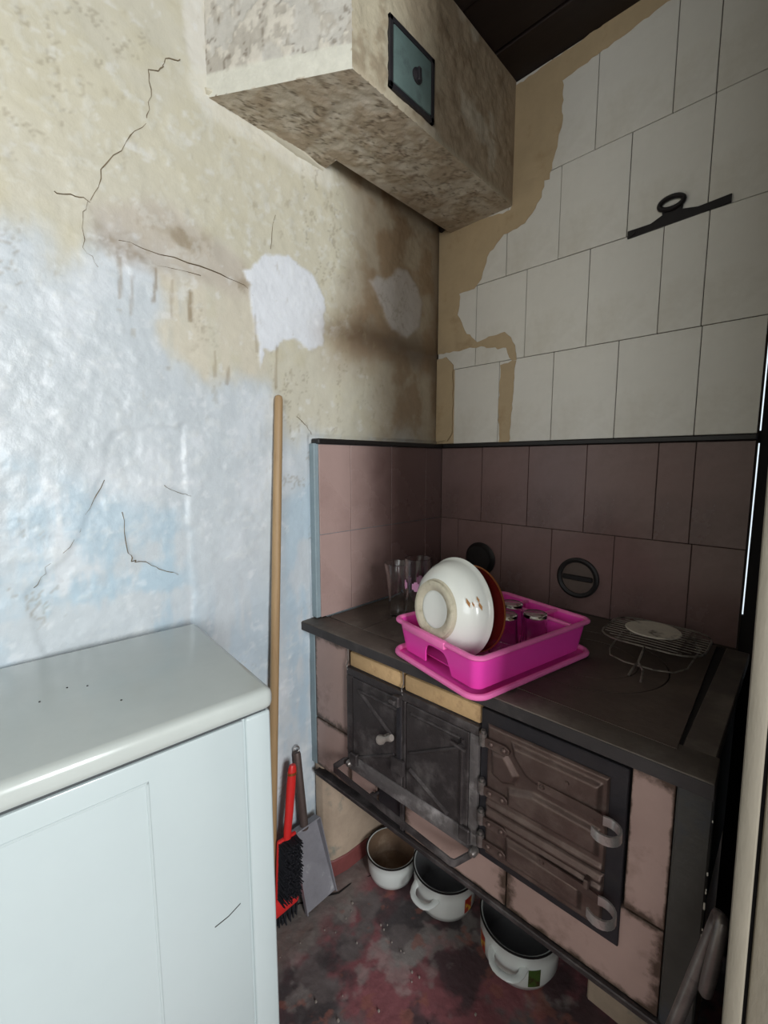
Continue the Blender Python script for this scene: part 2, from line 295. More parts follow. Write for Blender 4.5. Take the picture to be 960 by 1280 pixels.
# ------------------------------------------------------------------ left wall
def left_wall():
    y0, y1, z0, z1 = -1.62, 0.0, 0.0, 2.56
    ny, nz = 330, 520
    yy, zz = np.meshgrid(np.linspace(y0, y1, ny), np.linspace(z0, z1, nz))
    n1 = fbm(yy * 5, zz * 5, 1); n2 = fbm(yy * 14, zz * 14, 2); n3 = fbm(yy * 45, zz * 45, 3, 4)
    nv = fbm(yy * 30, zz * 5, 4)                # vertical streaks
    w = (n1 - .5) * .16 + (n2 - .5) * .06 + (n3 - .5) * .02
    c = np.zeros(yy.shape + (3,)) + np.array(S(196, 203, 207)[:3])
    c = mixc(c, S(226, 230, 234), sm(.52, .66, n1) * .4)
    cream = LW((0, -300), (0, 290), (45, 300), (50, 345), (108, 345), (135, 322), (205, 345), (212, 420), (255, 470), (338, 480), (342, 540), (400, 556), (560, 560), (560, -300))
    cream = [(-3.0, 3.2), (-3., on_left(0, 290)[1])] + cream[1:]
    dc = sdf(cream, yy, zz) + w * .9 + (nv - .5) * .10
    c = mixc(c, S(203, 198, 180), 1 - sm(-.07, .05, dc))
    c = mixc(c, S(198, 190, 160), (1 - sm(-.06, .0, dc)) * sm(.45, .75, n2) * .4)
    c = mixc(c, S(206, 200, 178), (1 - sm(-.25, -.1, dc)) * sm(.5, .62, n1) * .6)
    # beige runs under the repair, blue washes low down
    runs = LW((190, 335), (330, 350), (338, 470), (255, 470), (215, 430))
    c = mixc(c, S(207, 200, 182), (1 - sm(-.02, .03, sdf(runs, yy, zz) + w * .5)) * sm(.3, .55, nv))
    for poly, amt in ((LW((0, 560), (130, 600), (230, 640), (240, 780), (0, 850), (-200, 850), (-200, 560)), .55), (LW((60, 690), (215, 650), (235, 785), (40, 820)), .5),
                      (LW((352, 620), (392, 600), (392, 900), (345, 930)), .5), (LW((205, 640), (225, 630), (232, 740), (205, 740)), .45)):
        c = mixc(c, S(178, 198, 210), (1 - sm(-.04, .03, sdf(poly, yy, zz) + w * .5)) * sm(.42, .6, .5 * nv + .5 * n2) * amt * 1.5)
    low = sm(1.12, .85, zz) * sm(.40, .6, nv) * .6
    c = mixc(c, S(178, 196, 208), low)
    # greyish rough repair band and its ridge
    rep = LW((110, 255), (180, 250), (215, 262), (300, 330), (310, 362), (240, 348), (150, 330), (118, 300))
    f = 1 - sm(-.015, .03, sdf(rep, yy, zz) + w * .3)
    c = mixc(c, S(188, 178, 166), f * .7)
    c = mixc(c, S(140, 122, 96), f * sm(.55, .72, n2) * .6)
    # white plaster patches
    pa = LW((304, 338), (330, 318), (358, 320), (392, 346), (405, 375), (402, 432), (385, 438), (372, 428), (352, 424), (345, 440), (330, 438), (325, 470), (322, 430), (312, 380))
    dpa = sdf(pa, yy, zz) + (n3 - .5) * .02 + (n2 - .5) * .02
    fpa = 1 - sm(-.006, .004, dpa); c = mixc(c, S(226, 229, 233), fpa)
    ch = LW((224, -20), (252, -20), (262, 95), (250, 92), (236, 80), (228, 60), (232, 30))
    c = mixc(c, S(222, 218, 208), (1 - sm(-.008, .008, sdf(ch, yy, zz) + (n3 - .5) * .03)) * .8)
    # soot with painted shadow near the corner, above the stove
    so = LW((405, 190), (440, 250), (440, 330), (420, 390), (398, 410), (415, 450), (470, 470), (470, 560), (640, 570), (640, 150))
    fs = 1 - sm(-.10, .08, sdf(so, yy, zz) + w * .5)
    c = mixc(c, S(152, 130, 104), fs * (.62 + .38 * sm(.35, .65, n2)))
    c = mixc(c, S(92, 72, 54), (1 - sm(.0, .10, lin(LW((415, 408), (470, 425), (545, 448)), yy, zz) + (n2 - .5) * .05)) * fs * .75)
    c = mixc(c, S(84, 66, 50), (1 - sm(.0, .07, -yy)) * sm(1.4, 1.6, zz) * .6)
    ht = LW((461, 352), (470, 344), (482, 350), (496, 335), (508, 338), (522, 360), (528, 380), (524, 410), (508, 424), (488, 412), (472, 378))
    dht = sdf(ht, yy, zz) + (n3 - .5) * .014
    fht = 1 - sm(-.012, .006, dht); c = mixc(c, S(190, 184, 178), fht * .85)
    # dirt spots and drips
    c = mixc(c, S(150, 138, 112), sm(.70, .80, fbm(yy * 40, zz * 24, 9)) * .35 * sm(1.35, 1.6, zz))
    c = mixc(c, S(236, 238, 240), sm(.66, .78, fbm(yy * 34, zz * 40, 12)) * .3 * (1 - fs))
    # bare edge under the beam
    c = mixc(c, S(220, 216, 202), (1 - sm(.035, .06, lin(LW((262, 120), (400, 212)), yy, zz) + (n2 - .5) * .02)) * .8)
    # brown drips under the repair, hairline crazing and small flaked spots
    for q, wd, a in ((((148, 325), (150, 345), (149, 372)), .004, .5), (((193, 338), (194, 352), (191, 378)), .003, .6), (((237, 366), (237, 400)), .005, .7), (((214, 352), (213, 398)), .003, .35),
                     (((268, 440), (268, 470)), .003, .4), (((285, 460), (283, 480)), .004, .45), (((345, 435), (344, 485)), .004, .45), (((318, 395), (321, 440)), .0035, .4), (((165, 345), (163, 392)), .003, .35)):
        c = mixc(c, S(138, 118, 90), (1 - sm(wd * .4, wd * 1.6, lin(LW(*q), yy, zz) + (n3 - .5) * .004)) * a)
    craze = 1 - sm(.004, .012, np.abs(fbm(yy * 9 + 3, zz * 7, 31, 6, .62) - .5))
    c = mixc(c, S(140, 128, 104), craze * sm(.5, .62, fbm(yy * 3.5, zz * 3.5, 33)) * .40 * (1 - fpa))
    spots = sm(.60, .64, fbm(yy * 60, zz * 60, 35, 4)) * sm(.45, .6, n1)
    c = mixc(c, S(224, 226, 222), spots * .2 * (1 - fs))
    # relief: old layers of paint and trowel marks
    h = (n2 - .5) * .0055 + (n3 - .5) * .0022 + (n1 - .5) * .008 + fpa * .002 + fht * .002 - f * .002
    h = h - craze * .0008 + spots * .0008
    h += .004 * sm(.03, .0, lin(LW((145, 322), (215, 345), (310, 362)), yy, zz)) + .006 * sm(.03, .0, lin(LW((400, 405), (470, 425), (545, 448)), yy, zz))
    h += .003 * sm(-.006, .006, sdf(LW((30, 740), (80, 690), (125, 590), (140, 540), (230, 530), (240, 780), (60, 830)), yy, zz) + w * .2)
    h *= sm(0, .02, -yy)
    # nothing sticks into the tiled lining or the stove below
    lining = (yy > -.622) & (zz < 1.43)
    h = np.where(lining, np.minimum(h, -.001), h)
    P = np.stack([WX + h, yy, zz], -1)
    return link('wall_left', grid_mesh('wall_left', P, c), M_wall, kind='structure', smooth=0 or 80)
WL = left_wall()
obj('wall_left', box((WX - .1, -3.2, 0), (WX - .012, 0.05, 2.6)), M_plain, WL)
obj('wall_left_rear', box((WX - .1, -3.2, 0), (WX, -1.62, 2.56)), M_plain, kind='structure')
def crack(px, wd, parent=WL, plane='L', x=WX + .0045):
    pts = [on_left(*p) for p in px]; q = []
    for (a, b), (c, d) in zip(pts, pts[1:]):
        n = 4
        for k in range(n):
            t = k / n; q.append(Vector((x, a + (c - a) * t + random.uniform(-1, 1) * .004, b + (d - b) * t + random.uniform(-1, 1) * .003)))
    q.append(Vector((x, *pts[-1])))
    bm = bm_new(); add_ribbon2(bm, q, wd); obj('crack', bm, M_crack, parent, smooth=0)
def add_ribbon2(bm, q, wd):
    t = bmesh.new(); L_, R_ = [], []
    for i, p in enumerate(q):
        d = (q[min(i + 1, len(q) - 1)] - q[max(i - 1, 0)]).normalized(); s = d.cross(Vector((1, 0, 0))).normalized() * wd * random.uniform(.1, .5)
        L_.append(p + s); R_.append(p - s)
    rows = []
    for a, b in zip(L_, R_): rows.append([t.verts.new(a + Vector((.0006, 0, 0))), t.verts.new(b + Vector((.0006, 0, 0))), t.verts.new(b - Vector((.008, 0, 0))), t.verts.new(a - Vector((.008, 0, 0)))])
    for a, b in zip(rows, rows[1:]):
        for k in range(4): t.faces.new((a[k], a[(k + 1) % 4], b[(k + 1) % 4], b[k]))
    bmesh.ops.recalc_face_normals(t, faces=t.faces[:]); merge(bm, t)
crack(((225, 75), (208, 76), (203, 86), (186, 88), (188, 120), (182, 155), (155, 178), (128, 215), (112, 252)), 0.0021)
crack(((65, 241), (95, 245), (112, 254)), 0.0014)
crack(((112, 252), (106, 265), (104, 310), (122, 335)), 0.0010)
crack(((148, 320), (190, 332), (250, 345)), 0.0014)
crack(((145, 300), (200, 318), (262, 338), (305, 358), (315, 370)), 0.0011)
crack(((342, 270), (337, 312)), 0.0010)
crack(((370, 522), (383, 532), (388, 543)), 0.0017)
crack(((152, 640), (158, 688), (165, 702), (175, 700), (200, 712), (222, 718)), 0.0013)
crack(((45, 735), (58, 710), (95, 675), (112, 635), (130, 600)), 0.0011)
crack(((205, 608), (222, 616), (238, 620)), 0.0010)

# ------------------------------------------------------------------ back wall and its tiles
TE = .0045
bm = box((WX - .012, TE, 0), (.9475, .02, 2.56))
WB = obj('wall_back', bm, M_grout, kind='structure')
def cuts(zlo, zhi, xs, m, wall=WB, dz=.0009):
    for a, b in zip(xs, xs[1:]):
        j = random.uniform(0, .0012)
        obj('tile', box((a + dz, -j, zlo + dz), (b - dz, TE + .0005, zhi - dz), .0009), m, wall, smooth=0)
cuts(1.418, 1.695, [.0535, .242, .433, .622, .817, .945], M_white_tile)
cuts(1.695, 1.972, [WX + .003, .143, .332, .529, .716, .814, .945], M_white_tile)
cuts(1.972, 2.240, [.062, .256, .433, .625, .808, .945], M_white_tile)
cuts(2.240, 2.515, [.150, .339, .527, .717, .807, .945], M_white_tile)
cuts(2.515, 2.5555, [.20, .389, .60, .80, .945], M_white_tile)
cuts(1.130, 1.402, [.0, .182, .362, .55, .74, .825, .945], M_dark_pink)
cuts(.872, 1.130, [.0, .083, .27, .452, .642, .833, .945], M_dark_pink)
def paint_patch(name, pts, y, thick, m, jit=.006, bev=0.):
    """a layer of paint or putty with a ragged outline lying on the back wall"""
    q = []
    for (a, b), (c, d) in zip(pts, pts[1:] + pts[:1]):
        n = max(1, int(math.hypot(c - a, d - b) / .014))
        for k in range(n):
            t = k / n; e = 0 if k == 0 and False else random.uniform(-jit, jit)
            q.append((a + (c - a) * t + e, b + (d - b) * t + random.uniform(-jit, jit)))
    q = [(max(WX + .002, min(.944, a)), b) for a, b in q]
    bm = bm_new(); add_prism(bm, q, 0, thick, Matrix(((1, 0, 0, 0), (0, 0, -1, y), (0, 1, 0, 0), (0, 0, 0, 1))), bev)
    return obj(name, bm, m, WB, smooth=0)
paint_patch('paint_patch', BW((545, 293), (639, 263), (640, 232), (683, 218), (676, 247), (657, 280), (630, 293), (612, 316), (602, 348), (594, 360), (575, 367), (573, 394), (584, 417), (597, 427), (632, 414), (644, 431), (647, 450), (640, 452), (633, 436), (596, 434), (543, 444)), -.0008, .0012, M_cream, .0035)
paint_patch('paint_patch', BW((636, 240), (640, 112), (860, -44), (860, -15), (704, 100), (703, 151), (696, 183), (686, 224), (640, 246)), -.0006, .0012, M_cream, .003)
paint_patch('paint_patch', BW((626, 456), (645, 450), (641, 500), (637, 553), (624, 554), (623, 520)), -.0008, .0014, M_cream, .0025)
paint_patch('plaster_patch', BW((541, 452), (558, 447), (567, 456), (567, 500), (566, 540), (560, 551), (545, 552), (541, 545), (539, 500)), .003, .010, M_cream, .002)
obj('plaster_patch', box((WX, .001, 1.42), (.0535, TE + .001, 1.695)), M_cream, WB, smooth=0)
for t, (x0, x1, z0, z1) in enumerate(((.951, 1.02, 0, 2.56), (.9475, .951, 0, .96), (.9475, .951, 1.72, 2.56), (.9475, .951, 1.395, 1.425))):
    obj('dark_gap_filler', box((x0, .006, z0), (x1, .02, z1)), M_dark, WB, smooth=0)  # black filler in place of the shaded void beside the tiles
# added slit: sky seen through it stands in for the tile edge's glint

# black glass rail that caps the pink tiles
obj('trim_1', box((WX + .002, -.612, 1.402), (.011, -.001, 1.418), .003), M_black, kind='structure')
obj('trim_2', box((.0115, -.011, 1.402), (.947, -.0, 1.418), .003), M_black, kind='structure')

# pink lining on the left wall
lin_o = obj('tile_backing', box((WX - .001, -.618, .872), (-.0045, -.0, 1.404), .002), M_blue, WL, smooth=0)
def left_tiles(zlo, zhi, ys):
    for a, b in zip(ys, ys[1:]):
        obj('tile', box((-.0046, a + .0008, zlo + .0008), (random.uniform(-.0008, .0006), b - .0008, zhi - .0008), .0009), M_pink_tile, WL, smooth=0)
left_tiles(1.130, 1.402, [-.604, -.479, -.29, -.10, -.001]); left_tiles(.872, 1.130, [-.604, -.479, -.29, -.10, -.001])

# ------------------------------------------------------------------ floor
def floor():
    x0, x1, y0, y1 = -.03, 1.2, -1.7, .02; nx, ny = 300, 400
    xx, yy = np.meshgrid(np.linspace(x0, x1, nx), np.linspace(y0, y1, ny))
    n1 = fbm(xx * 6, yy * 6, 21); n2 = fbm(xx * 17, yy * 17, 22); n3 = fbm(xx * 60, yy * 60, 23, 4)
    c = np.zeros(xx.shape + (3,)) + np.array(S(108, 99, 98)[:3])
    c = mixc(c, S(136, 84, 88), sm(.44, .53, n1 * .7 + n2 * .3))
    c = mixc(c, S(66, 61, 63), sm(.5, .62, fbm(xx * 8, yy * 8, 26)) * .8)
    c = mixc(c, S(168, 160, 154), sm(.58, .68, fbm(xx * 14, yy * 14, 27)) * .4)
    c = mixc(c, S(150, 96, 84), sm(.62, .68, fbm(xx * 20, yy * 20, 28)) * .6)
    lip = sm(.16, .10, xx + (n1 - .5) * .12) * sm(-.2, -.3, yy)
    c = mixc(c, S(128, 120, 114), lip * .8)
    h = (n2 - .5) * .006 + (n3 - .5) * .002 - .004 + lip * .003
    me = grid_mesh('floor', np.stack([xx, yy, h], -1), c)
    return link('floor', me, M_floor, kind='structure', smooth=80)
FL = floor()
bm = bm_new(); add_tube(bm, [(-.01, -.80, -.002), (.02, -.735, -.0015), (.045, -.69, -.001), (.058, -.66, -.002), (.085, -.62, -.001), (.09, -.56, -.002), (.12, -.50, -.002)], [.003, .004, .003, .004, .003, .003, .002], 6, flat=.4); obj('crack', bm, M_soot, FL)
obj('floor_slab', box((WX - .1, -3.3, -.1), (3.3, .05, -.009)), mat('floor_screed', S(96, 78, 78), .7, var=.3, vscale=5, bump=.2, col2=S(120, 76, 78), lo=.48, hi=.6, mscale=3), kind='structure')
bm = bm_new()
for k in range(45):
    x, y = random.uniform(.1, .72), random.uniform(-.95, -.56); s = random.uniform(.0008, .0024)
    add_box(bm, (x - s, y - s, -.003), (x + s, y + s, s * .9), M=Matrix.Rotation(0, 4, 'Z'))
obj('crumbs', bm, M_crumb, smooth=0, label='pale crumbs of plaster scattered on the dark red floor', cat='debris', kind='stuff')

# ------------------------------------------------------------------ ceiling and the rest of the room
CE = obj('ceiling', box((WX - .1, -3.3, 2.575), (3.3, .05, 2.66)), M_ceil, kind='structure')
ys = [0.02, -.13, -.30, -.49, -.68, -.87, -1.06, -1.25, -1.5, -1.8, -2.1, -2.4, -2.7, -3.0, -3.2]
for i, (a, b) in enumerate(zip(ys, ys[1:])):
    obj('plank', box((WX - .02, b + .002, 2.556 + (.004 if i % 2 else 0)), (3.2, a - .002, 2.576), .002), M_ceil, CE, smooth=0)
obj('wall_right', box((1.0215, -.79, 0), (1.17, .0, 2.56)), M_dark, kind='structure')
obj('wall_partition', box((1.17, -.79, 0), (3.2, -.7, 2.56)), M_plain, kind='structure')
for lo, hi in (((WX - .1, -3.3, 0), (1.2, -3.2, 2.56)), ((2.3, -3.3, 0), (3.3, -3.2, 2.56)), ((1.2, -3.3, 0), (2.3, -3.2, 1.05)), ((1.2, -3.3, 2.35), (2.3, -3.2, 2.56))):
    obj('wall_front', box(lo, hi), M_plain, kind='structure')
bm = bm_new()
for lo, hi in (((1.2, -3.26, 1.05), (1.26, -3.2, 2.35)), ((2.24, -3.26, 1.05), (2.3, -3.2, 2.35)), ((1.26, -3.26, 1.05), (2.24, -3.2, 1.11)), ((1.26, -3.26, 2.29), (2.24, -3.2, 2.35)), ((1.72, -3.26, 1.11), (1.78, -3.2, 2.29))):
    add_box(bm, lo, hi, .004)
obj('added_window', bm, M_winframe, kind='structure', smooth=0)  # unseen window, added to go with the fill lamp
wy0, wy1, wz0, wz1 = -2.05, -1.4, 1.0, 2.3
for lo, hi in (((3.2, -3.2, 0), (3.3, wy0, 2.56)), ((3.2, wy1, 0), (3.3, -.7, 2.56)), ((3.2, wy0, 0), (3.3, wy1, wz0)), ((3.2, wy0, wz1), (3.3, wy1, 2.56))):
    obj('wall_window', box(lo, hi), M_plain, kind='structure')
bm = bm_new()
for lo, hi in (((3.2, wy0, wz0), (3.26, wy0 + .06, wz1)), ((3.2, wy1 - .06, wz0), (3.26, wy1, wz1)), ((3.2, wy0, wz0), (3.26, wy1, wz0 + .06)), ((3.2, wy0, wz1 - .06), (3.26, wy1, wz1)), ((3.2, -1.75, wz0), (3.26, -1.70, wz1))):
    add_box(bm, lo, hi, .004)
obj('window_1', bm, M_winframe, kind='structure', smooth=0)

# door edge and frame board close at the right
tilt = Matrix.Translation((1.026, -.8, .7)) @ Matrix.Rotation(R(-.75), 4, 'Y') @ Matrix.Translation((-1.026, .8, -.7))
D1 = obj('door_1', box((1.0205, -.818, .002), (1.0370, -.792, 2.54), .0045, 2, tilt), M_frame, kind='structure')
D2 = obj('door_frame', box((1.0405, -.800, .002), (1.17, -.792, 2.55), .004, 2, tilt), M_frame, kind='structure')

# ------------------------------------------------------------------ plastered flue beam
def beam():
    Z0, Z1 = 2.186, 2.556; xl = WX; xr = .272; yl = -.89; yr = -.705; yn = -.545
    grids = []
    def face(A, B, C_, nu, nv, colf, disp, n, nm):
        """A + u*(B-A) + v*(C-A)"""
        A, B, C_ = np.array(A), np.array(B), np.array(C_)
        u, v = np.meshgrid(np.linspace(0, 1, nu), np.linspace(0, 1, nv)); P = A + u[..., None] * (B - A) + v[..., None] * (C_ - A)
        lu = np.linalg.norm(B - A); lv = np.linalg.norm(C_ - A)
        edge = sm(0, .04, np.minimum(np.minimum(u, 1 - u) * lu, np.minimum(v, 1 - v) * lv))
        h, c = colf(u * lu, v * lv, lu, lv)
        P = P + np.array(n) * (h * edge * disp)[..., None]
        return grid_mesh(nm, P, c)
    def front(x, z, lu, lv):
        n1 = fbm(x * 8, z * 8, 41); n2 = fbm(x * 24, z * 16, 42); n3 = fbm(x * 70, z * 50, 43, 4)
        c = np.zeros(x.shape + (3,)) + np.array(S(198, 194, 184)[:3])
        flake = sm(.5, .52, n2); c = mixc(c, S(168, 158, 142), flake * .45); ck = 1 - sm(.006, .016, np.abs(fbm(x * 16, z * 10, 45, 6, .6) - .5)); c = mixc(c, S(112, 98, 82), ck * .6); c = mixc(c, S(222, 216, 202), sm(.52, .55, n3) * flake * .7)
        c = mixc(c, S(96, 78, 60), sm(.08, .0, np.abs(x - lu * .18) * 3 + np.abs(z - .27)) * .8)
        band = sm(.052, .046, z + (n2 - .5) * .01); c = mixc(c, S(216, 214, 200), band)
        return (flake * .5 + (n3 - .5) + (n1 - .5) * 2) * (1 - band) + band * .3, c
    def right(y, z, lu, lv):
        n1 = fbm(y * 7, z * 7, 51); n2 = fbm(y * 22, z * 22, 52); n3 = fbm(y * 60, z * 60, 53, 4)
        c = np.zeros(y.shape + (3,)) + np.array(S(190, 180, 156)[:3])
        c = mixc(c, S(166, 148, 124), sm(.05, .35, y + (n1 - .5) * .3))
        c = mixc(c, S(132, 112, 88), sm(.54, .7, n2) * .55)
        c = mixc(c, S(206, 198, 180), sm(.58, .7, n1) * .5)
        c = mixc(c, S(196, 184, 160), sm(.02, .0, z) * .7)
        return (n2 - .5) * 2 + (n3 - .5), c
    def bottom(x, y, lu, lv):
        n1 = fbm(x * 7, y * 7, 61); n2 = fbm(x * 20, y * 20, 62); n3 = fbm(x * 55, y * 55, 63, 4)
        c = np.zeros(x.shape + (3,)) + np.array(S(206, 196, 178)[:3])
        c = mixc(c, S(182, 166, 144), sm(.42, .6, n2)); c = mixc(c, S(198, 186, 164), sm(.54, .64, n3) * .6); c = mixc(c, S(120, 102, 82), sm(.66, .74, n3) * .5)
        ck = 1 - sm(.005, .014, np.abs(fbm(x * 18, y * 14, 65, 6, .6) - .5)); c = mixc(c, S(92, 76, 60), ck * .6)
        return -((n2 - .5) * 2.5 + (n3 - .5) * 1.5 - ck * .5), c
    me = bpy.data.meshes
    parts = [face((xl, yl, Z0), (xr, yr, Z0), (xl, yl, Z1), 70, 80, front, .006, (.525, -.85, 0), 'a'),
             face((xr, yr, Z0), (xr, .0, Z0), (xr, yr, Z1), 120, 70, right, .005, (1, 0, 0), 'b')]
    # bottom follows the oblique front and the notch beside the wall
    def bot(x0a, x0b, ya0, ya1, yb0, yb1, nu, nv):
        u, v = np.meshgrid(np.linspace(0, 1, nu), np.linspace(0, 1, nv))
        X = x0a + (x0b - x0a) * u; Y = (ya0 + (yb0 - ya0) * u) * (1 - v) + (ya1 + (yb1 - ya1) * u) * v
        h, c = bottom(X, Y, 1, 1); edge = sm(0, .12, np.minimum(np.minimum(u, 1 - u), np.minimum(v, 1 - v)) * 1.)
        return grid_mesh('c', np.stack([X, Y, Z0 + h * .004 * edge], -1), c)
    xn = .026; yx = yl + (yr - yl) * (xn - xl) / (xr - xl)
    parts.append(bot(xl, xn, yl, yn, yx, yn + .0, 16, 60))
    parts.append(bot(xn, xr, yx, 0, yr, 0, 60, 150))
    bm = bmesh.new()
    for p in parts: bm.from_mesh(p); bpy.data.meshes.remove(p)
    # inner left cheek above the notch, back cheek
    for q in (((xn, yn, Z0), (xn, 0, Z0), (xn, 0, Z1), (xn, yn, Z1)), ((xl, yn, Z0), (xn, yn, Z0), (xn, yn, Z1), (xl, yn, Z1))):
        bm.faces.new([bm.verts.new(v) for v in q])
    bmesh.ops.remove_doubles(bm, verts=bm.verts[:], dist=.0004)
    bmesh.ops.recalc_face_normals(bm, faces=bm.faces[:])
    return obj('beam', bm, M_beam, kind='structure', smooth=70)
BE = beam()
# smear of plaster where the beam meets the wall
bm = bm_new(); q = [on_left(*p) for p in ((255, 108), (285, 122), (370, 185), (402, 208))]
add_tube(bm, [(WX + .002, y, z - .012) for y, z in q], [.012, .022, .02, .008], 10, flat=.55)
obj('plaster_fillet', bm, mat('fillet_plaster', S(214, 208, 188), .45, var=.1, vscale=20, bump=.3, bscale=40), BE)
# sheet-metal soot door on the beam's side
sd = empty('soot_door', (.273, -.51, 2.285), 0, 'square green painted metal soot door with a small latch, on the plastered flue beam', 'soot door')
y0, y1, z0, z1 = -.595, -.428, 2.212, 2.362
bm = bm_new()
for lo, hi in (((.270, y0, z0), (.279, y0 + .012, z1)), ((.270, y1 - .012, z0), (.279, y1, z1)), ((.270, y0, z0), (.279, y1, z0 + .012)), ((.270, y0, z1 - .012), (.279, y1, z1))): add_box(bm, lo, hi, .001)
obj('frame', bm, M_iron2, sd)
obj('door_leaf', box((.271, y0 + .014, z0 + .014), (.2795, y1 - .014, z1 - .014), .003, 2), M_green, sd)
bm = bm_new(); add_lathe(bm, [(0, .0), (.017, .0), (.017, .004), (.008, .008), (0, .009)], 16, Matrix.Translation((.279, -.50, 2.283)) @ Matrix.Rotation(R(90), 4, 'Y'))
add_box(bm, (.280, -.506, 2.268), (.292, -.494, 2.298), .002)
obj('latch', bm, M_iron2, sd)

# iron hanger on the back wall
hg = bm_new()
a, b = on_back(785, 295), on_back(915, 248)
MB_ = Matrix(((1, 0, 0, 0), (0, 0, -1, 0), (0, 1, 0, 0), (0, 0, 0, 1)))
nrm = .010
add_prism(hg, [(a[0], a[1] - nrm), (b[0], b[1] - nrm), (b[0], b[1] + nrm), (a[0] + .16, (a[1] + b[1]) / 2 + nrm), (a[0] + .126, a[1] + .022), (a[0] + .128, a[1] + .036), (a[0] + .080, a[1] + .034), (a[0] + .082, a[1] + .022), (a[0] + .055, a[1] + nrm), (a[0], a[1] + nrm)], .0002, .006, MB_, .0008)
cx, cz = on_back(840, 257)
ring_ = []
for k in range(28):
    t = 2 * math.pi * k / 28; ring_.append((cx + math.cos(t) * .027, -.0075, cz + .004 + math.sin(t) * .0145))
add_tube(hg, ring_, .0072, 10, closed=True, flat=.9)
add_tube(hg, [(a[0] + .013, -.006, a[1]), (a[0] + .013, -.0105, a[1])], .006, 10)
obj('wall_hanger', hg, M_black, label='black iron hanger bar with an oval eye on the white tiles', cat='wall hanger')

# flue covers low on the back wall
fc = empty('flue_cover', (.187, 0, .990), 0, 'all-black round flue cover, on the tiles behind the white bowl', 'flue cover')
bm = bm_new(); RX = Matrix.Rotation(R(90), 4, 'X')
add_lathe(bm, [(.0, 0), (.060, 0), (.062, .006), (.052, .012), (.048, .02), (0, .022)], 36, Matrix.Translation((.187, 0, .990)) @ RX)
obj('disc', bm, M_plug, fc)
fc2 = empty('flue_cover', (.543, 0, .984), 0, 'round flue cover with a black ring and a crossbar, right of the dish rack', 'flue cover')
bm = bm_new(); add_lathe(bm, [(0, 0), (.05, 0), (.05, .004), (0, .005)], 36, Matrix.Translation((.543, 0, .984)) @ RX); obj('disc', bm, M_plug2, fc2)
bm = bm_new(); add_lathe(bm, [(.050, 0), (.064, 0), (.064, .010), (.058, .013), (.050, .010), (.050, 0)], 40, Matrix.Translation((.543, 0, .984)) @ RX); obj('ring', bm, M_plug, fc2)
obj('crossbar', box((.497, -.013, .976), (.589, -.003, .992), .003), M_plug, fc2)

# ------------------------------------------------------------------ masonry stove
MF = Matrix.Translation((0, -.632, 0)) @ Matrix.Rotation(R(2.07), 4, 'Z')      # front plane: u right, -y outward, z up
ST = empty('masonry_stove', (.48, -.3, 0), 0, 'old tiled masonry cookstove with iron doors and hotplate in the corner', 'stove')
def fbox(name, u0, u1, d0, d1, z0, z1, m, bev=.001, seg=1, parent=ST, **k):
    return obj(name, box((u0, -d1, z0), (u1, -d0, z1), bev, seg, MF), m, parent, **k)
obj('core', box((.001, -.585, .385), (.955, -.007, .842)), M_soot, ST, smooth=0)
# side strip in blue and the pier at the wall
fbox('side_strip', WX + .003, .001, -.012, .001, .40, .842, M_blue, .002)
bm = bm_new(); t_ = [(WX + .003, -.615)]
pier = [(WX + .003, -.622), (.012, -.622), (.034, -.60), (.046, -.55), (.05, -.47), (.062, -.40), (.064, -.2), (WX + .003, -.2)]
add_prism(bm, pier, .058, .392, None, .004); obj('pier', bm, M_pier, ST)
bm = bm_new(); add_prism(bm, [(x + (.003 if x > 0 else 0), y - (.003 if y < -.6 else 0)) for x, y in pier], 0.0, .06, None, .003); obj('pier_foot', bm, M_redpaint, ST)
obj('right_pier', box((.745, -.36, 0), (.955, -.02, .388), .004), M_pier, ST)
obj('back_plinth', box((.066, -.05, 0), (.745, -.007, .388)), M_soot, ST, smooth=0)
T = M_stove_tile
fbox('tile', .003, .1535, -.02, .0, .5635, .832, T); fbox('tile', .003, .1535, -.02, .0005, .403, .560, T)
fbox('tile', .157, .255, -.02, -.0005, .403, .49, T); fbox('tile', .36, .6415, -.02, .0, .386, .482, T)
fbox('tile', .645, .9285, -.02, .0005, .386, .553, T); fbox('tile', .866, .9285, -.02, .0, .5565, .829, T)
# yellow firebricks over the fire doors, with wire ties in the joints
for a, b in ((.160, .352), (.359, .573)): fbox('firebrick', a, b, -.02, .0035, .780, .822, M_brick, .005, 2)
for u in (.1555, .3555):
    bm = bm_new(); add_tube(bm, [(u, -.006, .832), (u + .003, -.007, .80), (u - .002, -.009, .782), (u + .004, -.012, .772), (u, -.008, .765)], .0018, 6, M=MF); obj('wire_tie', bm, M_steel, ST)
fbox('post', .9305, .979, -.03, .004, .0, .842, M_post, .003)
for z, h_, w_ in ((.585, .010, .0022), (.602, .004, .0016), (.640, .012, .0024), (.668, .005, .0016), (.674, .003, .0012), (.70, .006, .0018), (.792, .004, .0014)):
    obj('paint_chip', box((.9795 - w_, -.0050, z), (.9797, -.0036, z + h_), .0004, 1, MF), M_putty, ST, smooth=0)
# bottom angle iron
bm = bm_new(); add_box(bm, (.0, -.006, .366), (.935, .02, .3845), .002, 1, MF); add_box(bm, (.0, -.012, .3765), (.935, -.001, .3865), .002, 1, MF)
obj('angle_iron', bm, M_iron, ST)
